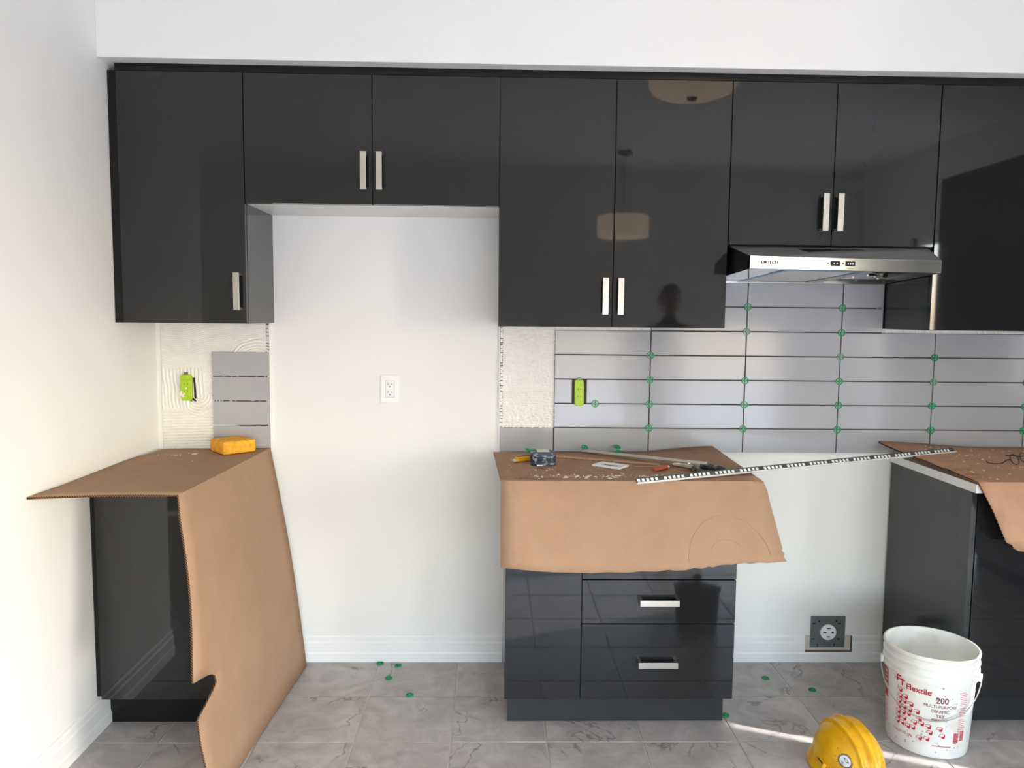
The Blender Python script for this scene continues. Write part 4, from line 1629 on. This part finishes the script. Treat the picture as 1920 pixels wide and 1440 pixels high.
for bu, bh in bricks:
    mb = MB()
    w, h, sk = 0.0155, 0.0085, 0.004
    pts = [(bu - w / 2, bh), (bu + w / 2, bh), (bu + w / 2 + sk, bh + h), (bu - w / 2 + sk, bh + h)]
    e = 0.0007
    for k in range(4):
        a, b = pts[k], pts[(k + 1) % 4]
        dx, dy = b[0] - a[0], b[1] - a[1]
        l = math.hypot(dx, dy)
        nx_, ny_ = -dy / l * e, dx / l * e
        mb.add([wrap(a[0] - nx_, a[1] - ny_), wrap(b[0] - nx_, b[1] - ny_), wrap(b[0] + nx_, b[1] + ny_), wrap(a[0] + nx_, a[1] + ny_)], [(0, 1, 2, 3)])
    q = [(bu + w / 2, bh), (bu + w / 2 + 0.0005, bh - 0.007), (bu + w / 2 + 0.0035, bh - 0.006), (bu + w / 2 + sk + 0.001, bh + 0.003), (bu + w / 2 + sk, bh + h)]
    mb.add([wrap(*p_) for p_ in q], [(0, 1, 2, 3, 4)])
    q = [(bu + w / 2 - 0.007, bh + 0.0005), (bu + w / 2 - 0.006, bh - 0.006), (bu + w / 2 + 0.0005, bh - 0.007), (bu + w / 2, bh)]
    mb.add([wrap(*p_) for p_ in q], [(0, 1, 2, 3)])
    mb.build('printed_brick', M_red, t, org)
# second label panel seen edge-on at the left: red blocks
mb = MB()
for h0, h1 in ((0.245, 0.252), (0.228, 0.236), (0.214, 0.222), (0.196, 0.206)):
    pr(-0.196, -0.158, h0, h1, 3)
pr(-0.196, -0.186, 0.196, 0.252)
pr(-0.164, -0.158, 0.190, 0.245)
pr(-0.196, -0.160, 0.148, 0.180, 3)
mb.build('printed_panel', M_red, t, org)
mb = MB()
for k in range(12):
    h0 = 0.052 + k * 0.0075
    pr(-0.192, -0.192 + 0.034 * (0.6 + 0.4 * ((k * 7) % 5) / 4), h0, h0 + 0.0028, 3)
# fine print on the right
for k in range(22):
    h0 = 0.235 - k * 0.0068
    if k in (7, 13):
        continue
    pr(0.106, 0.106 + 0.030 * (0.7 + 0.3 * ((k * 5) % 7) / 6), h0, h0 + 0.0026, 3)
mb.build('fine_print', M_pink, t, org)
mb = MB()
for k in range(8):
    pr(0.092, 0.112, 0.060 + k * 0.0045, 0.0632 + k * 0.0045, 2)
for k in range(7):
    pr(0.118, 0.136, 0.066 + k * 0.0052, 0.0692 + k * 0.0052, 2)
pr(0.020, 0.085, 0.0455, 0.0475, 5)
mb.build('bar_code_block', M_red, t, org)
# smears of adhesive
mb = MB()
for k in range(46):
    u, h = random.uniform(-0.15, 0.12), random.choice((random.uniform(0.20, 0.255), random.uniform(0.02, 0.06), random.uniform(0.02, 0.25)))
    n = 6
    r = random.uniform(0.0008, 0.0024)
    mb.add([wrap(u + r * random.uniform(0.5, 1.6) * math.cos(2 * PI * q_ / n), h + r * random.uniform(0.6, 1.8) * math.sin(2 * PI * q_ / n), 0.0012) for q_ in range(n)], [list(range(n))])
o = mb.build('dried_specks', mat('dried_speck', srgb(150, 146, 134), 0.8, noise_amt=0.1), t, org)
o['kind'] = 'stuff'
# wire handle hanging in front
ea = PH + math.radians(82)
eb = PH - math.radians(82)
pts = []
zr = 0.272
ra = brad(zr) + 0.012
PA = Vector((BX + ra * math.cos(ea), BY + ra * math.sin(ea), zr))
PB = Vector((BX + ra * math.cos(eb), BY + ra * math.sin(eb), zr))
fwd = Vector((math.cos(PH), math.sin(PH), 0))
for k in range(33):
    s = k / 32
    a = eb + (ea - eb) * s
    drop = 0.135 * math.sin(PI * s) ** 0.75
    z = zr - drop
    rr = brad(z) + 0.0085 + 0.006 * abs(math.cos(PI * s))
    pts.append((BX + rr * math.cos(a), BY + rr * math.sin(a), z))
MB().tube(pts, 0.0018, 8).build('wire_handle', M_wire, t, org, smooth=True)
for a in (ea, eb):
    c = Vector((BX + (brad(zr) + 0.010) * math.cos(a), BY + (brad(zr) + 0.010) * math.sin(a), zr))
    dv = Vector((math.cos(a), math.sin(a), 0))
    tv = Vector((-math.sin(a), math.cos(a), 0))
    MB().obox(c, dv, tv, Vector((0, 0, 1)), 0.010, 0.022, 0.024).build('handle_ear', M_pail, t, org, bevel=0.003)

# ---------------------------------------------------------------- hard hat
HX, HY = 1.345, -0.805
org = (HX, HY, 0.0)
hat = thing('hard_hat', org, 'scuffed yellow hard hat with round sticker on the floor beside bucket', 'hard hat')
RXh, RYh, HH = 0.103, 0.135, 0.146
hr = math.radians(8)
tilt = Matrix.Rotation(math.radians(0), 3, 'X')


def hat_pt(a, e, off=0.0):
    """a: azimuth (0 = +x right), e: 0 rim .. pi/2 crown; local then rotated"""
    ce, se = math.cos(e), math.sin(e)
    p = 0.86
    lx = RXh * math.copysign(abs(ce) ** p, 1) * math.cos(a)
    ly = RYh * abs(ce) ** p * math.sin(a)
    lz = 0.014 + HH * se ** 0.95
    n_ = Vector((lx / RXh ** 2, ly / RYh ** 2, (lz - 0.014) / HH ** 2)).normalized()
    rd = 0.0
    fade = ss(0.05, 0.30, se) * ss(1.02, 0.80, abs(ly) / RYh)
    for c0_, wd, amp in ((0.0, 0.0060, 0.0105), (-0.034, 0.0052, 0.0095), (0.034, 0.0052, 0.0095)):
        rd += amp * math.exp(-((lx - c0_ * (1 - 0.25 * (ly / RYh) ** 2)) / wd) ** 2)
    q = Vector((lx, ly, lz)) + n_ * (rd * fade + off)
    return Vector((HX + q.x * math.cos(hr) - q.y * math.sin(hr), HY + q.x * math.sin(hr) + q.y * math.cos(hr), q.z)), n_


na, ne = 144, 44
vs, fs = [], []
for j in range(ne):
    e = PI / 2 * (j / ne) ** 0.9
    for k in range(na):
        vs.append(hat_pt(2 * PI * k / na, e)[0])
top = len(vs)
vs.append(hat_pt(0, PI / 2)[0])
for j in range(ne - 1):
    for k in range(na):
        k2 = (k + 1) % na
        fs.append((j * na + k, j * na + k2, (j + 1) * na + k2, (j + 1) * na + k))
for k in range(na):
    fs.append(((ne - 1) * na + k, (ne - 1) * na + (k + 1) % na, top))
mb = MB()
mb.add(vs, fs)
mb.build('shell', M_hat, hat, org, smooth=True, angle=70)
# brim: rain gutter all around, longer visor at the front (towards the camera)
vs, fs = [], []
nb = 72
for k in range(nb):
    a = 2 * PI * k / nb
    front_ = max(0.0, -math.sin(a)) ** 3
    wv = 0.014 + 0.034 * front_
    for rr, zz in ((0.985, 0.030), (1.0 + 0.35 * wv / 0.12, 0.019), (1.0 + wv / 0.12, 0.010), (1.0 + wv / 0.12 + 0.008, 0.005), (1.0 + wv / 0.12 - 0.02, 0.001), (0.985, 0.010)):
        lx, ly = RXh * rr * math.cos(a), RYh * rr * math.sin(a)
        vs.append((HX + lx * math.cos(hr) - ly * math.sin(hr), HY + lx * math.sin(hr) + ly * math.cos(hr), zz))
for k in range(nb):
    k2 = (k + 1) % nb
    for j in range(6):
        j2 = (j + 1) % 6
        fs.append((k * 6 + j, k2 * 6 + j, k2 * 6 + j2, k * 6 + j2))
mb = MB()
mb.add(vs, fs)
mb.build('brim', M_hat, hat, org, smooth=True)
# accessory slot at the side
c, n_ = hat_pt(PI * 1.04, 0.16, 0.004)
tv = Vector((0, 0, 1)).cross(Vector((-1, 0, 0)))
mb = MB()
mb.obox(c, Vector((-1, 0, 0.3)), Vector((0, 1, 0)), Vector((0.3, 0, 1)), 0.014, 0.042, 0.024)
sl = mb.build('accessory_slot', M_hat, hat, org, bevel=0.003)
mb = MB()
mb.obox(c + Vector((-0.0045, 0, 0.0125)), Vector((-1, 0, 0.3)), Vector((0, 1, 0)), Vector((0.3, 0, 1)), 0.004, 0.034, 0.002)
mb.build('slot_opening', M_slot, sl, org)

# round sticker following the shell


def sticker_patch(name, m, ring, off):
    ca, ce = math.radians(224), 0.50
    vs, fs = [], []
    n = 36
    rad = ring if len(ring) == 2 else ring
    steps = 5
    for j in range(steps + 1):
        r = rad[0] + (rad[1] - rad[0]) * j / steps
        for k in range(n):
            g_ = 2 * PI * k / n
            vs.append(hat_pt(ca + r * math.cos(g_) / 0.100, ce + r * math.sin(g_) / 0.138, off)[0])
    for j in range(steps):
        for k in range(n):
            k2 = (k + 1) % n
            fs.append((j * n + k, j * n + k2, (j + 1) * n + k2, (j + 1) * n + k))
    mb = MB()
    mb.add(vs, fs)
    return mb.build(name, m, hat, org, smooth=True)


stk = sticker_patch('sticker', M_sticker, (0.0005, 0.0165), 0.0010)
sticker_patch('sticker_ring', M_navy, (0.0168, 0.0185), 0.0010)
ca, ce = math.radians(224), 0.50


def st(u, v, off=0.0015):
    return hat_pt(ca + u / 0.100, ce + v / 0.138, off)[0]


mb = MB()
n = 24
for k in range(n):     # slanted oval mark
    g1, g2 = 2 * PI * k / n, 2 * PI * (k + 1) / n
    def el(g_, s):
        x, y = 0.0095 * s * math.cos(g_), 0.0038 * s * math.sin(g_)
        return st(0.003 + x * 0.75 + y * 0.66, 0.003 - x * 0.66 + y * 0.75)
    mb.add([el(g1, 1.0), el(g2, 1.0), el(g2, 0.62), el(g1, 0.62)], [(0, 1, 2, 3)])
for k in range(4):
    mb.add([st(-0.011, -0.002 - k * 0.003), st(-0.004, -0.005 - k * 0.003), st(-0.004, -0.0062 - k * 0.003), st(-0.011, -0.0032 - k * 0.003)], [(0, 1, 2, 3)])
for k in range(26):    # lettering around the rim of the sticker
    g_ = 2 * PI * k / 26
    if 0.2 < (g_ % 2.1) < 0.5:
        continue
    r0, r1 = 0.0192, 0.0222
    dg_ = 0.07
    mb.add([st(r0 * math.cos(g_ - dg_), r0 * math.sin(g_ - dg_), 0.001), st(r0 * math.cos(g_ + dg_), r0 * math.sin(g_ + dg_), 0.001), st(r1 * math.cos(g_ + dg_), r1 * math.sin(g_ + dg_), 0.001), st(r1 * math.cos(g_ - dg_), r1 * math.sin(g_ - dg_), 0.001)], [(0, 1, 2, 3)])
mb.build('sticker_print', M_navy, stk, org)
mb = MB()
for k in range(34):
    a, e = random.uniform(PI, 2 * PI), random.uniform(0.15, 1.2)
    r = random.uniform(0.0007, 0.0020)
    mb.add([hat_pt(a + r * math.cos(2 * PI * q_ / 6) / 0.11, e + r * random.uniform(0.6, 1.4) * math.sin(2 * PI * q_ / 6) / 0.14, 0.0008)[0] for q_ in range(6)], [list(range(6))])
o = mb.build('dirt_flecks', M_hatdirt, hat, org)
o['kind'] = 'stuff'

# ---------------------------------------------------------------- the rest of the room, seen mirrored in the doors
org = (1.11, -1.27, H)
t = thing('ceiling_lamp', org, 'warm drum ceiling lamp mirrored in the tall cabinet door', 'lamp')
MB().lathe([(0.0, -0.235), (0.06, -0.232), (0.15, -0.222), (0.19, -0.205), (0.205, -0.18), (0.205, -0.06), (0.195, -0.055), (0.0, -0.055)], 40, org).build('shade', M_shade, t, org, smooth=True)
MB().lathe([(0.0, -0.25), (0.02, -0.248), (0.026, -0.24), (0.026, -0.232), (0.0, -0.232)], 20, org).build('finial', mat('bronze', srgb(60, 48, 40), 0.4, metal=0.6, noise_amt=0.1), t, org, smooth=True)
MB().lathe([(0.0, -0.055), (0.09, -0.055), (0.09, -0.0005), (0.0, -0.0005)], 30, org).build('ceiling_plate', M_plastic, t, org, smooth=True)
org = (1.17, -3.58, H)
t = thing('pendant_lamp', org, 'drum pendant lamp on a rod mirrored in the cabinet doors', 'lamp')
MB().lathe([(0.0, -0.66), (0.19, -0.66), (0.198, -0.65), (0.198, -0.50), (0.19, -0.495), (0.0, -0.495)], 40, org).build('shade', M_shade, t, org, smooth=True)
MB().tube([(1.17, -3.58, H - 0.5), (1.17, -3.58, H - 0.02)], 0.007, 8).build('rod', MATS['bronze'], t, org, smooth=True)
MB().lathe([(0.0, -0.03), (0.05, -0.028), (0.065, -0.01), (0.065, -0.0005), (0.0, -0.0005)], 24, org).build('canopy', MATS['bronze'], t, org, smooth=True)
org = (1.15, -1.50, 0.0)
t = thing('lidded_pot', org, 'dark lidded pot on the floor mirrored in the drawer front', 'pot')
MB().lathe([(0.0, 0.001), (0.085, 0.001), (0.097, 0.008), (0.104, 0.19), (0.110, 0.193), (0.110, 0.20), (0.0, 0.20)], 36, org).build('body', M_blackfill, t, org, smooth=True)
MB().lathe([(0.0, 0.2005), (0.112, 0.2005), (0.112, 0.207), (0.08, 0.218), (0.0, 0.224)], 36, org).build('lid', M_blackfill, t, org, smooth=True)
MB().lathe([(0.0, 0.222), (0.012, 0.222), (0.012, 0.232), (0.018, 0.240), (0.018, 0.254), (0.0, 0.262)], 18, org).build('knob', M_blackfill, t, org, smooth=True)
org = (3.2, -1.95, 0.0)
t = thing('pantry_cabinet', org, 'tall dark pantry cabinet mirrored in the far right upper door', 'cabinet')
box('body', M_cabside, t, org, (3.045, 3.398, -2.46, -1.60, 0.10, 2.37), bevel=0.001)
box('toe_kick', M_blackfill, t, org, (3.10, 3.398, -2.44, -1.62, 0.001, 0.10))
for y0, y1 in ((-2.459, -2.032), (-2.028, -1.601)):
    box('door', M_cab, t, org, (3.024, 3.043, y0, y1, 0.102, 2.368), bevel=0.001)

# ---------------------------------------------------------------- person standing beside the camera, seen only as a mirrored silhouette
PXp, PYp = 1.43, -3.05
org = (PXp, PYp, 0.0)
per = thing('person', org, 'person in dark clothes mirrored as a silhouette in cabinet door', 'person')
M_cloth = mat('dark_clothing', srgb(40, 42, 48), 0.9, noise_amt=0.15, noise_scale=20)
M_skin = mat('skin', srgb(150, 112, 90), 0.55, noise_amt=0.06)
M_hair = mat('dark_hair', srgb(24, 20, 18), 0.6, noise_amt=0.2, noise_scale=60)


def skin_mesh(name, pts, edges, radii, root, m, parent, sub=2):
    me = bpy.data.meshes.new(name)
    me.from_pydata(pts, edges, [])
    ob = bpy.data.objects.new(name, me)
    COL.objects.link(ob)
    ob.parent = parent
    sk = ob.modifiers.new('skin', 'SKIN')
    lay = me.skin_vertices[0].data if me.skin_vertices else None
    if lay is None:
        bm = bmesh.new()
        bm.from_mesh(me)
        bm.verts.layers.skin.verify()
        bm.to_mesh(me)
        bm.free()
        lay = me.skin_vertices[0].data
    for i, r in enumerate(radii):
        lay[i].radius = (r[0], r[1]) if isinstance(r, tuple) else (r, r)
        lay[i].use_root = (i == root)
    sb = ob.modifiers.new('sub', 'SUBSURF')
    sb.levels = sub
    sb.render_levels = sub
    me.materials.append(m)
    return ob


pts = [(0, 0, 0.90), (0, 0, 1.05), (0, 0.0, 1.22), (0, 0.0, 1.36), (0, 0.01, 1.43), (0, 0.02, 1.50)]
rad = [(0.15, 0.10), (0.135, 0.095), (0.15, 0.10), (0.13, 0.085), 0.055, 0.052]
eds = [(0, 1), (1, 2), (2, 3), (3, 4), (4, 5)]
for s_ in (-1, 1):
    b_ = len(pts)
    pts += [(0.095 * s_, 0, 0.86), (0.10 * s_, 0.02, 0.48), (0.11 * s_, -0.02, 0.09), (0.12 * s_, 0.12, 0.045)]
    rad += [0.088, 0.058, 0.042, 0.036]
    eds += [(0, b_), (b_, b_ + 1), (b_ + 1, b_ + 2), (b_ + 2, b_ + 3)]
    b_ = len(pts)
    pts += [(0.175 * s_, 0, 1.37), (0.22 * s_, -0.01, 1.10), (0.22 * s_, 0.08, 0.87)]
    rad += [0.055, 0.042, 0.030]
    eds += [(3, b_), (b_, b_ + 1), (b_ + 1, b_ + 2)]
skin_mesh('body', pts, eds, rad, 0, M_cloth, per)
for s_ in (-1, 1):
    hp = [(0.22 * s_, 0.08, 0.875), (0.22 * s_, 0.09, 0.825), (0.22 * s_, 0.098, 0.785)]
    hr_ = [0.024, (0.030, 0.020), (0.032, 0.018)]
    he = [(0, 1), (1, 2)]
    for k_, (dy, ln) in enumerate(((0.030, 0.070), (0.010, 0.080), (-0.010, 0.075), (-0.028, 0.058))):
        b_ = len(hp)
        hp += [(0.215 * s_, 0.100 + dy, 0.772), (0.210 * s_, 0.104 + dy, 0.772 - ln * 0.55), (0.198 * s_, 0.106 + dy, 0.772 - ln)]
        hr_ += [0.0095, 0.0088, 0.0078]
        he += [(2, b_), (b_, b_ + 1), (b_ + 1, b_ + 2)]
    b_ = len(hp)
    hp += [(0.205 * s_, 0.135, 0.815), (0.195 * s_, 0.150, 0.780)]
    hr_ += [0.011, 0.009]
    he += [(1, b_), (b_, b_ + 1)]
    skin_mesh('hand', hp, he, hr_, 0, M_skin, per, 1)
# head with face and short hair, looking to the side
bm = bmesh.new()
bmesh.ops.create_uvsphere(bm, u_segments=40, v_segments=28, radius=1.0)
for v in bm.verts:
    x, y, z = v.co
    w = 0.076 * (1 - 0.22 * max(0, -z))
    yy = y * 0.098
    if y > 0:       # the face looks towards +y, into the room
        yy *= 1 - 0.12 * max(0, -z)
        yy += 0.020 * math.exp(-(x / 0.18) ** 2) * math.exp(-((z + 0.12) / 0.16) ** 2)      # nose
        yy -= 0.010 * math.exp(-((abs(x) - 0.38) / 0.16) ** 2) * math.exp(-((z - 0.08) / 0.12) ** 2)   # eye sockets
        yy += 0.006 * math.exp(-(x / 0.3) ** 2) * math.exp(-((z + 0.48) / 0.10) ** 2)       # lips
    ear = 0.014 * math.exp(-(y / 0.18) ** 2) * math.exp(-((z + 0.02) / 0.24) ** 2) * (1 if x > 0 else -1) * (abs(x) > 0.8)
    v.co = Vector((x * w + ear, yy + 0.03, z * 0.118 + 1.585))
me = bpy.data.meshes.new('head')
bm.to_mesh(me)
bm.free()
me.materials.append(M_skin)
me.polygons.foreach_set('use_smooth', [True] * len(me.polygons))
hd = bpy.data.objects.new('head', me)
COL.objects.link(hd)
hd.parent = per
bm = bmesh.new()
bmesh.ops.create_uvsphere(bm, u_segments=40, v_segments=28, radius=1.0)
dele = [v for v in bm.verts if (v.co.z < 0.45 and v.co.y > 0.05) or v.co.z < -0.35]
bmesh.ops.delete(bm, geom=dele, context='VERTS')
for v in bm.verts:
    x, y, z = v.co
    n_ = 1 + 0.05 * nz(x * 6, y * 6, z * 6)
    v.co = Vector((x * 0.083 * n_, y * 0.106 * n_ + 0.028, z * 0.128 * n_ + 1.588))
me = bpy.data.meshes.new('hair')
bm.to_mesh(me)
bm.free()
me.materials.append(M_hair)
hh_ = bpy.data.objects.new('hair', me)
COL.objects.link(hh_)
hh_.parent = hd
